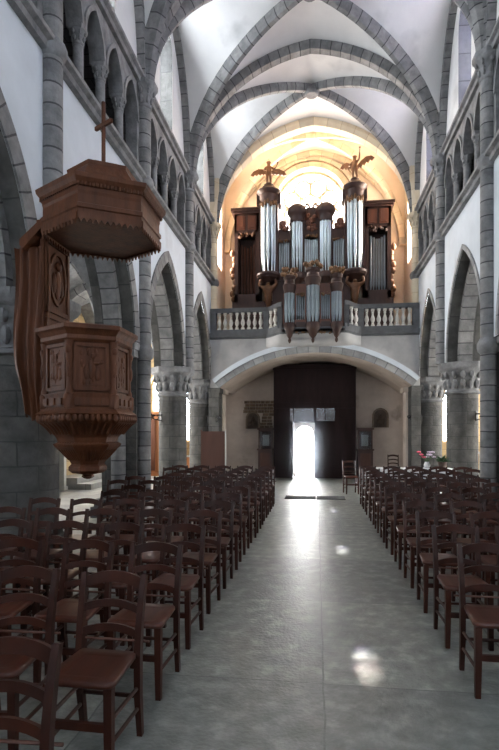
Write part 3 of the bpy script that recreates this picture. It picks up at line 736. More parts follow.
# small organ (in the balustrade)
SY=GY-.72
so=thing('choir_organ','small walnut organ case with three pipe towers set in the gallery front','pipe organ',(OCX,SY,4.70))
b=MB(); b.box(-.88,.88,.05,.6,-.05,.16); b.box(-.92,.92,.0,.62,-.12,-.05); b.build('plinth',M['organ'],so)
b=MB(); b.box(-.86,.86,.28,.6,.16,1.36); b.build('case_back',M['organ'],so)
for cx,h,r,np_ in ((0,1.42,.21,5),(-.69,1.22,.17,5),(.69,1.22,.17,5)):
    tb=MB(); tb.lathe([(.01,-.46),(.04,-.42),(.05,-.36),(.03,-.32),(r*.5,-.24),(r*.75,-.14),(r*1.08,-.06),(r*1.12,.0),(r*1.12,.1),(r,.14)],(cx,.1,0),14); tb.build('tower_base',M['organ'],so,40)
    fr=MB(); fr.box(cx-r*1.12,cx-r*.95,.04,.4,.1,h-.2); fr.box(cx+r*.95,cx+r*1.12,.04,.4,.1,h-.2); fr.build('tower_frame',M['organred'],so)
    for k in range(np_):
        a=PI+PI*(k+.5)/np_; pipe(so,cx+r*.72*math.cos(a),.1+r*.72*math.sin(a),.12,h-.26,r*.24,M['tindark'],.3)
    cp=MB(); cp.lathe([(r*.98,h-.2),(r,h-.12),(r*1.12,h-.06),(r*1.16,h+.0),(r*1.18,h+.05),(r*.9,h+.09),(r*.85,h+.2),(r*1.08,h+.25),(r*1.08,h+.32),(r*.5,h+.36)],(cx,.1,0),14); cp.build('tower_cap',M['organ'],so,40)
    ca=MB()
    for k in range(14): ca.ell((cx+random.uniform(-1,1)*r*1.2,.06+random.uniform(-.08,.08),h+.42+random.uniform(-.08,.12)),(.07,.06,.08),6,5)
    ca.build('crown_carving',M['gilt'],so,60)
for sx in (-1,1):
    c0=sx*.36
    fr=MB(); fr.box(c0-.17,c0+.17,.08,.3,.14,.24); fr.build('flat_sill',M['organred'],so); fr=MB(); fr.prism([(c0-.17,.1,.98),(c0+.17,.1,.98),(c0+.17,.1,1.3),(c0-.17,.1,1.3)],(0,.18,0)); fr.build('flat_frame',M['organred'],so)
    for k in range(5):
        u=(k+.5)/5-.5; pipe(so,c0+u*.3,.16,.24,.76+.1*abs(u),.026,M['tindark'],.15)
    ca=MB(); carve(ca,c0,.09,1.0,.28,.1,9,.04); ca.build('pipe_shade_carving',M['gilt'],so,60)
    ca=MB(); carve(ca,c0,.05,-.16,.4,.1,8,.05); ca.build('hanging_carving',M['gilt'],so,60)

# ------------------------------------------------------------------ wooden porch (tambour) with open door
PY=18.1; PX0,PX1=-1.5,1.32; PH=3.84
po=thing('wooden_porch','tall dark wooden draught porch around the bright open west door','porch',((PX0+PX1)/2,PY,0))
def loc(o,x=0): pass
pcx=(PX0+PX1)/2
def pb(name,m,*boxes):
    b=MB()
    for q in boxes: b.box(q[0]-pcx,q[1]-pcx,q[2]-PY,q[3]-PY,q[4],q[5])
    return b.build(name,m,po)
IX0,IX1=-.80,-.08
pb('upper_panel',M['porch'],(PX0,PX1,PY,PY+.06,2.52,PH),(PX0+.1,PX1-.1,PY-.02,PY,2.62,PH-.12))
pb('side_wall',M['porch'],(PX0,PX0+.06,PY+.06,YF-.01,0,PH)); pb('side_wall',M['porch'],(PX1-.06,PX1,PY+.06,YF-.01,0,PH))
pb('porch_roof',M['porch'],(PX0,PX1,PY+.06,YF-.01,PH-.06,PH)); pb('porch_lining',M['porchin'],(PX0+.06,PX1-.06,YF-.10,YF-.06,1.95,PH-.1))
pb('cornice',M['porch'],(PX0-.05,PX1+.05,PY-.08,PY+.06,PH,PH+.1),(PX0-.02,PX1+.02,PY-.04,PY+.06,PH-.08,PH))
pb('mid_cornice',M['porch'],(PX0,PX1,PY-.05,PY,2.42,2.54))
pb('lower_panel',M['porch'],(PX0,-.98,PY,PY+.06,0,2.52),(PX0+.1,-1.05,PY-.02,PY,.15,2.3))
pb('fixed_leaf',M['porch'],(IX1,PX1,PY,PY+.06,0,1.98),(IX1+.1,.5,PY-.02,PY,.15,1.85),(.62,PX1-.1,PY-.02,PY,.15,1.85),(.6,PX1,PY,PY+.06,1.98,2.52))
pb('transom_frame',M['porch'],(-.98,.6,PY,PY+.06,1.92,1.98),(-.98,.6,PY,PY+.06,2.42,2.52),(-.98,-.93,PY,PY+.06,0,2.5),(-.84,-.79,PY,PY+.06,0,2.5),(-.12,-.02,PY,PY+.06,1.92,2.5),(.26,.29,PY,PY+.06,1.98,2.42))
pb('narrow_pane',M['clear'],(-.93,-.84,PY+.02,PY+.03,0.9,2.42)); pb('narrow_panel',M['porch'],(-.93,-.84,PY+.01,PY+.05,0,.9),(-.93,-.84,PY+.01,PY+.05,1.0,1.95))
pb('transom_pane',M['clear'],(-.79,-.12,PY+.02,PY+.03,1.98,2.42)); pb('transom_pane',M['clear'],(-.02,.26,PY+.02,PY+.03,1.98,2.42)); pb('transom_pane',M['clear'],(.29,.6,PY+.02,PY+.03,1.98,2.42))
lf=pb('open_leaf',M['porch'],(-.86,-.80,PY-.68,PY-.01,.01,1.92),(-.80,-.785,PY-.6,PY-.1,.15,1.75))
hd=MB(); hd.tube([(-.78-pcx,-.62,1.0),(-.72-pcx,-.62,1.0),(-.72-pcx,-.5,1.0)],.012,6); hd.build('door_handle',M['iron'],lf,50)

# furniture along the west wall
def wall_cabinet(label,x,yb=YF-.02):
    t=thing('notice_cabinet',label,'cabinet',(x,yb-.3,0),0,'glazed cabinets flanking the porch')
    b=MB(); b.box(-.26,.26,0,.28,0,.95); b.box(-.3,.3,-.03,.28,.95,1.0); b.build('base_cupboard',M['orange'] if 0 else M['screen'],t)
    b=MB(); b.box(-.18,.18,-.015,0,.1,.85); b.build('door',M['organred'],t)
    b=MB(); b.box(-.25,-.2,.02,.28,1.0,1.68); b.box(.2,.25,.02,.28,1.0,1.68); b.box(-.25,.25,.02,.28,1.62,1.68); b.box(-.2,.2,.24,.28,1.0,1.62); b.box(-.29,.29,-.02,.28,1.68,1.75); b.build('glazed_top',M['screen'],t)
    b=MB(); b.box(-.2,.2,.03,.04,1.0,1.62); b.build('pane',M['clear'],t)
    b=MB(); b.box(-.12,.12,.225,.235,1.1,1.5); b.build('notice_sheet',M['white'],t)
wall_cabinet('glazed wooden cabinet against the west wall, below the rubble patch',-1.84); wall_cabinet('glazed wooden cabinet against the west wall, beside the lone chair',1.68)
def plaque(label,x,z,w,h):
    t=thing('wall_relief',label,'relief',(x,YF-.02,z),0)
    c=[(-w/2,0),(-w/2,h*.55)]+segment(-w/2,w/2,h*.55,h,8)[1:-1]+[(w/2,h*.55),(w/2,0)]
    b=MB(); b.prism([(p[0],-.06,p[1]) for p in c],(0,.07,0)); b.build('arched_back',M['relief'],t)
    b=MB(); b.sweep([(p[0],-.07,p[1]) for p in c],[(-.03,-.03),(.03,-.03),(.03,.03),(-.03,.03)],(0,1,0)); b.build('frame',M['rubble'],t)
    b=MB(); b.ell((0,-.07,h*.3),(w*.2,.06,h*.25),8,6); b.ell((0,-.09,h*.66),(w*.1,.06,w*.11),8,6); b.ell((-w*.2,-.07,h*.25),(w*.12,.04,h*.18),8,6); b.ell((w*.22,-.07,h*.28),(w*.12,.04,h*.2),8,6); b.build('relief_figure',M['relief'],t,60)
plaque('dark arched wall relief below the rubble patch',-2.32,1.72,.46,.6); plaque('dark arched wall relief above the lone chair by the table',2.22,1.76,.5,.66)

# brown screen panel
t=thing('screen_panel','plain brown standing screen panel in front of the stone pier','screen',(-2.86,14.35,0),.12)
b=MB(); b.box(-.34,.30,-.02,.02,.12,1.62); b.build('panel',M['screen'],t)
b=MB(); b.box(.30,.335,-.03,.03,0,1.66); b.build('pale_edge_post',M['white'],t); b=MB(); b.box(-.375,-.34,-.03,.03,0,1.66); b.build('edge_post',M['screen'],t)
for q in (-.357,.317):
    b=MB(); b.box(q-.02,q+.02,-.2,.2,0,.04); b.build('foot',M['screen'],t)

# wrought iron brackets
def bracket(label,x,y,z,rz,L=.55):
    t=thing('iron_bracket',label,'bracket',(x,y,z),rz,'wrought iron pier brackets')
    b=MB(); b.box(-.02,.02,-.04,.04,-.12,.12); b.build('wall_plate',M['iron'],t)
    b=MB(); b.tube([(0,0,.05),(L,0,.05)],.016,8); b.tube([(0,0,-.09),(L*.4,0,-.05),(L*.6,0,.04)],.012,8); b.build('arm',M['iron'],t,50)
    b=MB(); p=[]
    for k in range(30):
        a=k*.42; r=.12*(1-k/34); p.append((L*.62+r*math.cos(a),0,-.0+r*math.sin(a)))
    b.tube(p,.014,7); p=[(L*.28+.07*math.cos(k*.5),0,-.01+.06*math.sin(k*.5)) for k in range(14)]; b.tube(p,.012,7)
    p=[(L*.9+.05*math.cos(k*.5),0,.06+.05*math.sin(k*.5)) for k in range(14)]; b.tube(p,.012,7); b.build('scroll',M['iron'],t,50)
bracket('black scrolled iron bracket on the round pier beyond the pulpit',PXL-.22,12.88,1.98,R(222))
bracket('black scrolled iron bracket on the patched round pier',PXR+.25,12.9,1.98,R(-40))
bracket('black iron bracket beside the brown screen panel',PXL+.3,16.25,2.0,R(-20),.45)
bracket('black iron bracket on the pier behind the flowers',PXR-.35,16.35,2.0,R(200),.45)

# doormat
t=thing('doormat','dark flat coir matting on the aisle floor before the porch','doormat',(-.05,12.75,0))
b=MB(); b.box(-.72,.02,-.3,.3,.0,.012); b.build('mat_panel',M['mat'],t); b=MB(); b.box(.04,.72,-.3,.3,.0,.012); b.build('mat_panel',M['mat'],t)

# ------------------------------------------------------------------ table with flowers
t=thing('side_table','long side table with white cloth behind the chair rows, flower side','table',(2.1,12.35,0))
b=MB(); b.box(-.95,.95,-.3,.3,.72,.76); b.build('tabletop',M['orange'],t)
for sx in (-.9,.9):
    for sy in (-.26,.26):
        b=MB(); b.box(sx-.025,sx+.025,sy-.025,sy+.025,0,.72); b.build('leg',M['screen'],t)
c=MB(); rows=[]
rows=[]
def per(k,n=60):
    s=k/n*4.0*1.0
    w,d=.97,.32; P=2*(2*w+2*d); q=(k/n)*P
    if q<2*w: return (-w+q,-d,0,-1)
    q-=2*w
    if q<2*d: return (w,-d+q,1,0)
    q-=2*d
    if q<2*w: return (w-q,d,0,1)
    q-=2*w; return (-w,d-q,-1,0)
for zz in (.765,.7,.6,.52):
    row=[]
    for k in range(80):
        x,y,nx,ny=per(k,80); o=(.765-zz)*.12*math.sin(k*1.3); row.append((x+nx*o,y+ny*o,zz))
    rows.append(row)
c.grid(rows,closed=True); c.poly(rows[0]); c=c.build('tablecloth',M['cloth'],None,60,(2.1,12.35,0)); tag(c,'white cloth spread over the long side table','tablecloth')
TZ=.767
t=thing('flower_vase','grey vase of pink and lilac flowers on the white tablecloth','flowers',(2.5,12.35,TZ)); t.scale=(.85,.85,.8)
b=MB(); b.lathe([(.06,0),(.085,.04),(.09,.1),(.06,.16),(.065,.19)],(0,0,0),14); b.build('vase',M['vase'],t,50)
b=MB()
for k in range(16):
    a=k*2.4; r=.05+.16*(k%5)/4; b.tube([(0,0,.15),(r*.5*math.cos(a),r*.5*math.sin(a),.26),(r*math.cos(a),r*math.sin(a),.32+.08*(k%3))],.006,5)
b.build('stems',M['leaf'],t)
for k in range(11):
    a=k*2.4; r=.06+.15*(k%5)/4; cx,cy,cz=r*math.cos(a),r*math.sin(a),.32+.07*(k%3)
    if k<5: cx=-.06-.12*(k%3)/2-.03; cy=-.05*(k%2)
    else: cx=abs(cx)
    b=MB()
    for j in range(6):
        q=j*PI/3; b.ell((cx+.028*math.cos(q),cy+.028*math.sin(q),cz+.01*(j%2)),(.032,.032,.022),6,5)
    b.ell((cx,cy,cz+.01),(.025,.025,.028),6,5)
    b.build('blossom',M['pink'] if k<5 else M['palepink'],t,60)
t=thing('potted_plant','dark green leafy potted plant beside the pink flower vase','plant',(2.84,12.35,TZ))
b=MB(); b.lathe([(.07,0),(.1,.13),(.11,.13),(.11,.15),(.09,.15)],(0,0,0),14); b.build('pot',M['pot'],t,50)
b=MB()
for k in range(60):
    a=k*2.399; l=.1+.16*((k*7)%10)/10; e=.2+.9*((k*3)%7)/7
    d=Vector((math.cos(a)*math.cos(e),math.sin(a)*math.cos(e),math.sin(e))); s_=Vector((-math.sin(a),math.cos(a),0))*.028
    p=Vector((0,0,.15)); m1=p+d*l*.6; m2=p+d*l+Vector((0,0,-.03))
    b.poly([p,m1+s_,m2,m1-s_])
b.build('foliage',M['leaf'],t)

# ------------------------------------------------------------------ aisles
for sd,XF,XA,nm in ((-1,XL,AL,'left'),(1,XR,AR,'right')):
    xi=XF+sd*TH
    for i in range(5):
        y0,y1=YB[i],YB[i+1]
        vault('ceiling_aisle_%s_%d'%(nm,i),min(xi,XA),max(xi,XA),y0,y1,ZS,2.35,M['carved'],'grey stone vault of the side aisle',8)
        # transverse aisle arch
        a0,a1=sorted((xi-sd*.1,XA))
        rib((a0,y1 if i<4 else YF),(a1,y1 if i<4 else YF),ZS,2.3,M['band'],'banded grey transverse arch of side aisle',[(-.25,.25),(.25,.25),(.25,-.1),(-.25,-.1)],24)
    vault('ceiling_aisle_%s_9'%nm,min(xi,XA),max(xi,XA),16.4,YF,ZS,2.35,M['carved'],'grey stone vault of the side aisle end',8)
    w=MB()
    for i in range(6):
        y0=YB[i]; y1=YB[i+1] if i<5 else YF
        ym=(y0+y1)/2; hw=.6; cur=[(ym-hw,1.5)]+pointed(ym-hw,ym+hw,3.4,4.5,10)+[(ym+hw,1.5)]
        quad(w,toX(XA),y0,y1,0,1.5); arch_panel(w,toX(XA),y0,y1,1.5,6.0,cur); reveal(w,toX(XA),toX(XA+sd*.4),cur)
        W_lancet(30+i if sd<0 else 40+i,toX(XA+sd*.3),ym-hw,ym+hw,1.5,3.4,4.5,M['glass'],M['carved'],'x',(1,0,0),'pointed side aisle window',1)
    struct('wall_aisle_'+nm,w,M['yellow'],None,'yellow limestone outer wall of the side aisle')
    for y in YB[1:5]:
        b=MB(); b.box(min(XA,XA-sd*.3),max(XA,XA-sd*.3),y-.3,y+.3,0,ZS); b.box(min(XA,XA-sd*.38),max(XA,XA-sd*.38),y-.38,y+.38,ZS-.2,ZS)
        trim(b,M['block'],'grey stone pilaster on the side aisle wall')
    # west end wall of the aisle
    w=MB(); wx=-4.72 if sd<0 else 4.72; hw=.36
    cur=[(wx-hw,1.25)]+pointed(wx-hw,wx+hw,2.7,3.35,10)+[(wx+hw,1.25)]
    a0,a1=sorted((XF,XA))
    if sd<0:
        quad(w,toY(YF),-5.3,a1,0,1.25); arch_panel(w,toY(YF),-5.3,a1,1.25,6,cur)
        c2=[(-6.25,2.35)]+pointed(-6.25,-5.6,3.3,3.85,8)+[(-5.6,2.35)]
        quad(w,toY(YF),a0,-5.3,0,2.35); arch_panel(w,toY(YF),a0,-5.3,2.35,6,c2); reveal(w,toY(YF),toY(YF+.4),c2)
        W_lancet(52,toY(YF+.3),-6.25,-5.6,2.35,3.3,3.85,M['glass'],M['cream'],'y',(0,1,0),'small bright window over the confessional')
    else:
        dx0,dx1=5.75,6.65; dcur=[(dx0,0)]+segment(dx0,dx1,1.25,1.3,6)+[(dx1,0)]
        quad(w,toY(YF),a0,5.5,0,1.25); arch_panel(w,toY(YF),a0,5.5,1.25,6,cur); arch_panel(w,toY(YF),5.5,a1,0,6,dcur); reveal(w,toY(YF),toY(YF+.4),dcur)
    reveal(w,toY(YF),toY(YF+.4),cur)
    struct('wall_aisle_%s_end'%nm,w,M['yellow'],None,'yellow limestone west wall of the side aisle')
    W_lancet(50 if sd<0 else 51,toY(YF+.3),wx-hw,wx+hw,1.25,2.7,3.35,M['glass'],M['cream'],'y',(0,1,0),'bright window at the west end of the side aisle')
# things seen through the arches in the pulpit-side aisle
t=thing('confessional','orange varnished wooden confessional at the end of the pulpit side aisle','confessional',(-5.75,18.3,0))
b=MB(); b.box(-.55,.55,0,.5,0,2.2); b.box(-.6,.6,-.05,.5,2.2,2.32); b.box(-.58,.58,-.04,.5,0,.12); b.build('body',M['orange'],t)
for q in (-.28,.28):
    b=MB(); b.box(q-.2,q+.2,-.03,0,.2,2.05); b.build('door',M['organred'],t)
t=thing('wooden_chest','low orange wooden chest below the bright end window, pulpit side aisle','chest',(-4.6,18.45,0))
b=MB(); b.box(-.4,.4,-.2,.2,.0,.7); b.build('body',M['orange'],t); b=MB(); b.box(-.43,.43,-.23,.2,.7,.75); b.build('lid',M['white'],t)
t=thing('stone_step','pale low stone steps against the wall of the pulpit side aisle','steps',(-6.75,14.9,0))
b=MB(); b.box(-.55,.55,-1.2,1.2,0,.16); b.box(-.55,.15,-1.2,1.2,.16,.32); b.build('tread',M['aislefloor'],t)
t=thing('white_post','pale whitewashed timber post against the side aisle wall','post',(-6.95,13.55,0))
b=MB(); b.box(-.07,.07,-.07,.07,.1,2.2); b.build('shaft',M['white'],t); b=MB(); b.box(-.1,.1,-.1,.1,0,.1); b.build('foot',M['white'],t)
# right aisle low balustrade at bright door
t=thing('altar_rail','white low rail in the side aisle before the bright end door','rail',(5.7,17.2,0))
b=MB(); b.box(-.7,.7,-.05,.05,.9,.98); b.build('top_rail',M['white'],t)
for k in range(7):
    b=MB(); b.lathe([(.03,0),(.05,.2),(.025,.5),(.03,.9)],(-.6+.2*k,0,0),8); b.build('baluster',M['white'],t,50)

# east end (behind the viewer): wall with three tall choir windows
w=MB()
EY=-6
segs=[(-2.5,-1.1),(-.8,.6),(.9,2.3)]
edges=[XL,-.95,.75,XR]
for k,(a,b_) in enumerate(segs):
    cur=[(a,4.5)]+pointed(a,b_,8.2,9.6,8)+[(b_,4.5)]
    quad(w,toY(EY),edges[k],edges[k+1],0,4.5); arch_panel(w,toY(EY),edges[k],edges[k+1],4.5,12,cur)
    W_lancet(60+k,toY(EY-.1),a,b_,4.5,8.2,9.6,M['glass'],M['carved'],'y',(0,1,0),'tall choir window behind the viewer',1)
quad(w,toY(EY),AL,XL,0,6); quad(w,toY(EY),XR,AR,0,6)
quad(w,toX(XL),EY,YB[0],ZS*0,12); quad(w,toX(XR),EY,YB[0],0,12)
w.poly([(XL,EY,11.4),(XR,EY,11.4),(XR,YB[0],11.4),(XL,YB[0],11.4)])
for a,b_ in ((AL,XL),(XR,AR)): w.poly([(a,EY,6),(b_,EY,6),(b_,YB[0],6),(a,YB[0],6)])
quad(w,toX(AL),EY,YB[0],0,6); quad(w,toX(AR),EY,YB[0],0,6)
struct('wall_choir',w,M['plaster'],None,'plain choir walls behind the viewer')

# ------------------------------------------------------------------ pulpit
PU=(-2.56,5.47)
pu=thing('pulpit','carved brown oak pulpit hung on the thick round pier, with crowned sounding board','pulpit',(PU[0]+.05,PU[1],0)); pu.scale=(.87,.87,1)
A0=R(30)   # hexagon corners at 30+60k: faces look along 0,60,...
def hexl(mb,prof_): mb.lathe(prof_,(0,0,0),6,rot=A0); return mb
def hexuv(R0): return R0*math.cos(PI/6)
# body
hexl(MB(),[(.50,1.98),(.50,2.56)]).build('body',M['oak'],pu)
hexl(MB(),[(.52,2.53),(.56,2.56),(.56,2.60),(.60,2.64),(.63,2.66),(.63,2.70),(.55,2.72),(.45,2.72)]).build('cornice',M['oak'],pu)
hexl(MB(),[(.5,1.98),(.56,2.0),(.55,1.96),(.54,1.86),(.57,1.82),(.62,1.79),(.55,1.74)][::-1]).build('base_moulding',M['oak'],pu)
hexl(MB(),[(.05,1.13),(.19,1.15),(.235,1.18),(.235,1.22),(.20,1.25),(.24,1.31),(.35,1.40),(.40,1.44),(.42,1.47),(.36,1.49),(.38,1.54),(.46,1.62),(.60,1.70),(.62,1.72)]).build('bowl',M['oak'],pu)
hexl(MB(),[(.01,1.08),(.05,1.09),(.08,1.11),(.06,1.14)]).build('finial',M['oak'],pu)
for rr,z,s,n in ((.60,1.745,.036,9),(.37,1.46,.026,7)):
    gd=MB()
    for k in range(6):
        a=A0+k*PI/3; p=Vector((rr*math.cos(a),rr*math.sin(a))); q=Vector((rr*math.cos(a+PI/3),rr*math.sin(a+PI/3)))
        for j in range(n):
            c=p.lerp(q,(j+.5)/n); gd.ell((c.x,c.y,z),(s,s,s*1.25),6,5)
    gd.build('gadroon_edge',M['oak'],pu,60)
fa_,fb_=MB(),MB()
for k in range(6):
    for j in range(7):
        a=A0+k*PI/3; t0=(j+.5)/7
        def pt_(r): 
            p=Vector((r*math.cos(a),r*math.sin(a))); q=Vector((r*math.cos(a+PI/3),r*math.sin(a+PI/3))); return p.lerp(q,t0)
        p,q=pt_(.45),pt_(.58); fa_.tube([(p.x,p.y,1.58),((p.x+q.x)/2,(p.y+q.y)/2,1.66-.01),(q.x,q.y,1.70)],.018,6)
        p,q=pt_(.235),pt_(.36); fb_.tube([(p.x,p.y,1.3),((p.x+q.x)/2,(p.y+q.y)/2,1.355),(q.x,q.y,1.415)],.014,6)
fa_.build('acanthus_carving',M['oak'],pu,60); fb_.build('acanthus_carving',M['oak'],pu,60)
random.seed(11)
for k in range(6):
    an=k*PI/3; d=.50*math.cos(PI/6); Mx=Matrix.Rotation(an-PI/2+PI,4,'Z')  # local: x across, -y outward
    Mx=Matrix.Rotation(an+PI/2,4,'Z')
    def place(mb): return mb.xf(Mx)
    b=MB(); 
    for q in ((-.20,-.165,2.03,2.52),(.165,.20,2.03,2.52),(-.2,.2,2.03,2.065),(-.2,.2,2.485,2.52)): b.box(q[0],q[1],-d-.03,-d+.02,q[2],q[3])
    b.box(-.14,.14,-d-.012,-d+.02,2.09,2.46)
    pnl=place(b).build('carved_panel',M['oak'],pu)
    b=MB(); b.ell((0,-d-.01,2.25),(.05,.02,.11),8,6); b.ell((.01,-d-.012,2.385),(.026,.02,.032),8,6); b.ell((-.06,-d-.01,2.22),(.035,.016,.08),8,6); b.ell((.07,-d-.01,2.2),(.04,.016,.07),8,6); b.ell((.05,-d-.015,2.31),(.05,.018,.018),8,6)
    for j in range(14): b.ell((random.uniform(-.12,.12),-d-.008,random.uniform(2.1,2.45)),(.025,.014,.03),6,4)
    place(b).build('relief_figure',M['oak'],pnl,60)
    b=MB(); b.box(-.2,.2,-d-.055,-d,1.87,1.95)
    for j in range(3): b.box(-.19+.15*j,-.11+.15*j,-d-.075,-d-.05,1.88,1.95)
    place(b).build('plinth_block',M['oak'],pu)
    ac=A0+k*PI/3; cx,cy=.505*math.cos(ac),.505*math.sin(ac)
    b=MB(); b.lathe([(.05,1.98),(.052,2.03),(.035,2.06),(.03,2.2),(.04,2.32),(.052,2.42),(.045,2.48),(.06,2.54)],(cx,cy,0),8)
    b.ell((cx*1.04,cy*1.04,2.44),(.045,.045,.05),8,6); b.ell((cx*1.05,cy*1.05,2.25),(.032,.032,.09),8,6); b.lathe([(.07,1.84),(.075,1.98),(.05,2.0)],(cx,cy,0),6); b.build('corner_pilaster',M['oak'],pu,50)
# sounding board
SB=(.02,-.03)
sb=bpy.data.objects.new('sounding_board',None); COL.objects.link(sb); sb.parent=pu; sb.location=(.215,-.02,0); sb.scale=(1.0,1.0,1)
hexl(MB(),[(.62,3.93),(.70,3.93),(.72,3.98),(.72,4.02),(.75,4.05),(.79,4.09),(.80,4.13),(.70,4.16),(.56,4.20),(.50,4.27),(.43,4.36),(.44,4.40),(.33,4.42),(.26,4.47),(.0,4.47)]).build('crown',M['oak'],sb)
hexl(MB(),[(.0,3.90),(.66,3.90),(.68,3.94)]).build('soffit',M['oakdark'],sb)
hexl(MB(),[(.69,3.71),(.71,3.71),(.715,3.8),(.735,3.81),(.735,3.85),(.71,3.86),(.71,3.95),(.69,3.95)]).build('frieze',M['oak'],sb)
dt=MB()
for k in range(6):
    a=A0+k*PI/3; p=Vector((.745*math.cos(a),.745*math.sin(a))); q=Vector((.745*math.cos(a+PI/3),.745*math.sin(a+PI/3)))
    for j in range(18):
        c=p.lerp(q,(j+.5)/18); dt.box(c.x-.012,c.x+.012,c.y-.012,c.y+.012,4.02,4.055)
dt.build('dentil_moulding',M['oak'],sb)
for k in range(6):
    a=A0+k*PI/3; rr=.715; p=Vector((rr*math.cos(a),rr*math.sin(a),0)); q=Vector((rr*math.cos(a+PI/3),rr*math.sin(a+PI/3),0))
    nrm=Vector((math.cos(a+PI/6),math.sin(a+PI/6),0))
    pts=[p+Vector((0,0,3.76)),q+Vector((0,0,3.76))]
    n=11
    for j in range(n*6,-1,-1):
        u=j/(n*6); ph=(u*n)%1; z=3.71-.045*abs(math.sin(PI*u*n))-.012*math.cos(4*PI*u*n); c=p.lerp(q,u); pts.append(Vector((c.x,c.y,z)))
    b=MB(); b.prism(pts,nrm*.022); b.build('lambrequin',M['oak'],sb)
b=MB(); b.ell((0,0,3.84),(.05,.11,.035),8,6); b.ell((0,-.12,3.83),(.03,.04,.028),8,6)
for sx in (-1,1): b.prism([(sx*.03,-.06,3.85),(sx*.16,-.10,3.86),(sx*.26,-.02,3.87),(sx*.15,.03,3.85),(sx*.03,.05,3.85)],(0,0,.015))
b.prism([(-.03,.08,3.85),(.03,.08,3.85),(.07,.19,3.86),(-.07,.19,3.86)],(0,0,.015)); b.build('dove_carving',M['oak'],sb,50)
b=MB(); b.box(-.018,.018,-.018,.018,4.45,5.22); b.box(-.018,.018,-.16,.16,4.95,4.99); 
b=b.xf(Matrix.Rotation(R(60),4,'Z')); b.build('cross',M['oak'],sb)
# back board with oval relief
bx=-3.06-PU[0]
b=MB(); b.box(bx-.05,bx,-.18,.5,2.62,3.92); b.build('back_board',M['oak'],pu); 
b=MB()
for q in ((-.15,-.10,2.95,3.72),(.40,.45,2.95,3.72),(-.15,.45,3.68,3.73),(-.15,.45,2.93,2.98),(-.15,.45,2.70,2.74),(-.15,.45,2.86,2.9)): b.box(bx,bx+.03,q[0],q[1],q[2],q[3])
b.build('board_frame',M['oak'],pu)
b=MB(); b.sweep([(bx+.01,.15+.2*math.cos(2*PI*k/24),3.33+.29*math.sin(2*PI*k/24)) for k in range(24)],[(-.02,-.015),(.02,-.015),(.02,.015),(-.02,.015)],(1,0,0),closed=True)
b.ell((bx+.01,.15,3.27),(.04,.08,.17),8,6); b.ell((bx+.03,.15,3.48),(.04,.05,.055),8,6); b.ell((bx+.01,.06,3.28),(.03,.05,.12),8,6); b.ell((bx+.01,.25,3.24),(.03,.05,.1),8,6); b.build('oval_relief',M['oak'],pu,60)
# carved drapery wing beside the board
b=MB(); rows=[]; rows2=[]
for i in range(25):
    v=i/24; z=3.62-1.86*v; row=[]; r2=[]
    xl=-3.46+.02*math.sin(v*9); xr=-3.01+.02*math.sin(v*6)-.03*v
    if v>.7: xl+=(v-.7)*.45
    for j in range(29):
        u=j/28; x=xl+(xr-xl)*u; y=5.30+.035*math.sin(u*22+v*2)+.02*math.sin(u*9-v*3)
        row.append((x-PU[0],y-PU[1],z+.04*math.sin(u*12)*v)); r2.append((x-PU[0],y-PU[1]+.05,z+.04*math.sin(u*12)*v))
    rows.append(row); rows2.append(r2)
b.grid(rows); b.grid(rows2)
b.grid([rows[0],rows2[0]]); b.grid([rows[-1],rows2[-1]]); b.grid([[r[0] for r in rows],[r[0] for r in rows2]]); b.grid([[r[-1] for r in rows],[r[-1] for r in rows2]])
b.build('carved_drapery',M['oakdark'] if 0 else M['oak'],pu,60)
b=MB(); b.box(-3.2-PU[0],-2.95-PU[0],-.1,.5,3.82,3.94); b.prism([(-.31,-.32,3.90),(-.70,-.32,3.56),(-.74,-.32,3.60),(-.74,-.32,3.66),(-.31,-.32,3.98)],(0,.5,0)); b.build('board_cap',M['oak'],pu)
b=MB(); b.box(-3.35-PU[0],-2.95-PU[0],.1,.4,1.9,2.66); b.build('wall_bracket',M['oakdark'],pu)

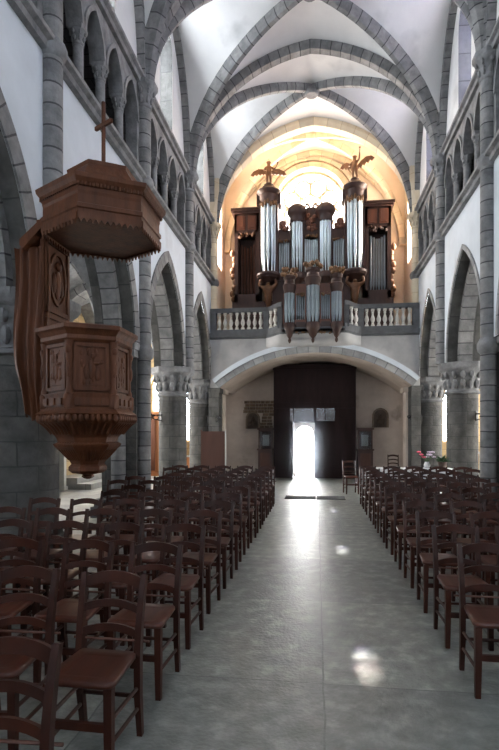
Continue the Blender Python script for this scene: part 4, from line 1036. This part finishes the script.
# ------------------------------------------------------------------ chairs
def chair():
    t=thing('church_chair','x','chair',(0,0,0),0)
    q=lambda w,d:[(-w,-d),(w,-d),(w,d),(-w,d)]
    # seat: rounded trapezoid, slightly dished edge
    def outline(s,z):
        pts=[]
        cs=[(-.178,-.19),(.178,-.19),(.158,.18),(-.158,.18)]; rr=[.05,.05,.02,.02]
        for k,(cx,cy) in enumerate(cs):
            a0=[PI,1.5*PI,0,.5*PI][k]; r=rr[k]; ox=cx+(r if cx<0 else -r); oy=cy+(r if cy<0 else -r)
            for j in range(5):
                a=a0+PI/2*j/4; pts.append((s*(ox+r*math.cos(a)),s*(oy+r*math.sin(a))-.0,z))
        return pts
    b=MB(); rows=[outline(.93,.425),outline(.985,.43),outline(1,.44),outline(.99,.452),outline(.95,.458),outline(.6,.452)]
    n=b.grid(rows,closed=True); b.poly(rows[-1]); b.poly(rows[0]); b.build('seat',M['chairseat'],t,50)
    for sx in (-1,1):
        b=MB(); b.sweep([(sx*.148,-.155,.428),(sx*.15,-.158,.2),(sx*.153,-.162,0)],q(.02,.02),(1,0,0),taper=[1,.95,.8]); b.build('leg',M['chair'],t)
    for sx in (-1,1):
        b=MB(); b.sweep([(sx*.158,.215,0),(sx*.16,.18,.22),(sx*.162,.172,.44),(sx*.163,.188,.58),(sx*.165,.215,.72),(sx*.168,.25,.838)],q(.0165,.02),(1,0,0),taper=[.85,1,1.05,1,.95,.85]); b.build('back_post',M['chair'],t)
    def rail(name,z,h,y,arch):
        path=[]
        for k in range(9):
            u=-1+k/4; path.append((u*.165,y+.03*(1-u*u),z+arch*(1-u*u)))
        b=MB(); b.sweep(path,[(-h,-.009),(h,-.009),(h,.009),(-h,.009)],(0,.12,1)); b.build(name,M['chair'],t,50)
    rail('top_rail',.788,.03,.236,.03); rail('back_slat',.66,.02,.20,.026); rail('back_slat',.54,.02,.178,.024)
    for sx in (-1,1):
        for z in (.16,.27):
            b=MB(); b.tube([(sx*.15,-.155,z),(sx*.158,.185,z)],.011,6); b.build('side_stretcher',M['chair'],t,50)
    b=MB(); b.box(-.148,.148,-.172,-.15,.225,.262); b.build('front_stretcher',M['chair'],t)
    b=MB(); b.tube([(-.16,.185,.22),(.16,.185,.22)],.011,6); b.build('rear_stretcher',M['chair'],t,50)
    b=MB(); b.tube([(-.21,.205,.5),(.21,.205,.5)],.007,6); b.build('linking_bar',M['barwood'],t,50)
    return t
proto=chair(); first=True
random.seed(5)
def put(x,y,rz,label,group):
    global first
    if first: o=proto; first=False; o.location=(x,y,0); o.rotation_euler=(0,0,rz)
    else: o=dup(proto,(x,y,0),rz)
    o['label']=label; o['group']=group
    return o
for side,x0,dy0,rows_,nm in ((-1,-1.09,2.28,range(-1,13),'pulpit'),(1,1.115,2.54,range(1,13),'flower table')):
    for ri,k in enumerate(rows_):
        y=dy0+.736*k+.17-(.2 if (k==-1) else 0)
        for sidx in range(5):
            x=x0+side*.5*sidx
            if sidx==4 and (abs(y-9.65)<.85 or abs(y-6.15)<.75 or abs(y-2.65)<.5): continue
            if side>0 and y>11.6: continue
            jx,jy,jr=random.uniform(-.012,.012),random.uniform(-.03,.03),random.uniform(-.05,.05)
            if sidx==0: jx*=.3; jy*=.3
            aff=('aisle-end' if sidx==0 else ORD[sidx]+'-from-aisle')
            put(x+jx,y+jy,jr,'dark red-brown wooden chair, %s seat in %s row from the front, %s side'%(aff,ORD[ri],nm),'chairs in rows on the %s side'%nm)
put(.88,13.75,R(8),'single wooden chair standing apart in the aisle beside the porch','lone chairs by the west wall')
put(2.5,17.6,R(-4),'single wooden chair against the west wall behind the table','lone chairs by the west wall')

# ------------------------------------------------------------------ light
wd=bpy.data.worlds.new('sky'); scene.world=wd; wd.use_nodes=True
bg=wd.node_tree.nodes['Background']; bg.inputs['Color'].default_value=(.88,.94,1,1); bg.inputs['Strength'].default_value=9.0
def area(name,loc,rot,sx,sy,power,color=(1,1,1)):
    l=bpy.data.lights.new(name,'AREA'); l.shape='RECTANGLE'; l.size=sx; l.size_y=sy; l.energy=power; l.color=color
    o=bpy.data.objects.new(name,l); COL.objects.link(o); o.location=loc; o.rotation_euler=rot
    return o
# daylight through the choir windows behind the viewer
for k,(a,b_) in enumerate(segs): area('choir_daylight',((a+b_)/2,EY-.25,7.0),(R(90),0,0),b_-a,5,48,(.93,.98,1))
for sd,XF,rot in ((-1,XL,-90),(1,XR,90)):
    for i in range(5):
        ym=(YB[i]+YB[i+1])/2
        area('clerestory_daylight',(XF+sd*.72,ym,9.75),(R(90),0,R(rot)),.95,2.3,(225 if sd<0 else 120)*(.55 if i<2 else 1),(.96,.99,1))
    area('organ_side_daylight',(XF+sd*.7,17.75,8.6),(R(90),0,R(rot)),.9,2.5,550,(1,.92,.84))
    XA=AL if sd<0 else AR
    for i in range(6):
        ym=(YB[i]+(YB[i+1] if i<5 else YF))/2
        area('aisle_daylight',(XA+sd*.6,ym,3.0),(R(90),0,R(rot)),1.2,3,(35 if i<3 else 450),(1,.93,.82))
    area('aisle_end_daylight',(sd*4.72,YF+.6,2.3),(R(-90),0,0),.8,2.2,110,(1,.97,.92))
area('door_daylight',(-.44,YF+1.0,1.05),(R(-90),0,0),1.0,2.0,420,(.97,.98,1))
area('aisle_end_daylight',(-5.92,YF+.6,3.1),(R(-90),0,0),.7,1.6,110,(1,.97,.92))
area('rose_daylight',(RC[0],YF+.9,RC[2]),(R(-90),0,0),2.5,2.5,1100,(1,.92,.86))
sl=bpy.data.lights.new('sun','SUN'); sl.energy=48; sl.angle=R(1.0); sl.color=(1,.95,.88)
so_=bpy.data.objects.new('sun',sl); COL.objects.link(so_)
so_.rotation_euler=Vector((-3.12,-.7,-10.2)).to_track_quat('-Z','Y').to_euler()

# haze volume added to imitate the glow around the open door
hz=MB(); hz.box(-2.2,1.4,15.9,PY-.03,.02,3.0)
hm=bpy.data.materials.new('door_glow_haze'); hm.use_nodes=True; hn=hm.node_tree.nodes; hn.remove(hn['Principled BSDF']); hl=hm.node_tree.links
vsn=hn.new('ShaderNodeVolumeScatter'); vsn.inputs['Anisotropy'].default_value=.5; vsn.inputs['Color'].default_value=(.80,.86,1,1)
tcn=hn.new('ShaderNodeTexCoord'); mpn=hn.new('ShaderNodeMapping'); mpn.inputs['Location'].default_value=(.44/1.7,-PY/2.0,-.95/1.9); mpn.inputs['Scale'].default_value=(1/1.7,1/2.0,1/1.9)
grn=hn.new('ShaderNodeTexGradient'); grn.gradient_type='QUADRATIC_SPHERE'; mln=hn.new('ShaderNodeMath'); mln.operation='MULTIPLY'; mln.inputs[1].default_value=HAZE
hl.new(tcn.outputs['Object'],mpn.inputs['Vector']); hl.new(mpn.outputs[0],grn.inputs['Vector']); hl.new(grn.outputs['Fac'],mln.inputs[0]); hl.new(mln.outputs[0],vsn.inputs['Density'])
hm.node_tree.links.new(vsn.outputs[0],hn['Material Output'].inputs['Volume'])
ho=hz.build('haze',hm); tag(ho,'bluish haze volume added to give the open door its glow','haze',None,'stuff')

# ------------------------------------------------------------------ camera
cam=bpy.data.cameras.new('camera'); co=bpy.data.objects.new('camera',cam); COL.objects.link(co)
co.location=(0,0,1.6); co.rotation_euler=(R(90),0,math.atan(67.5/520))
cam.sensor_fit='AUTO'; cam.sensor_width=36; cam.lens=520/750*36; cam.shift_y=57/750; cam.clip_end=300; cam.clip_start=.05
scene.camera=co
vs=scene.view_settings; vs.view_transform='Standard'; vs.look='None'; vs.gamma=1; vs.exposure=0; vs.use_curve_mapping=False
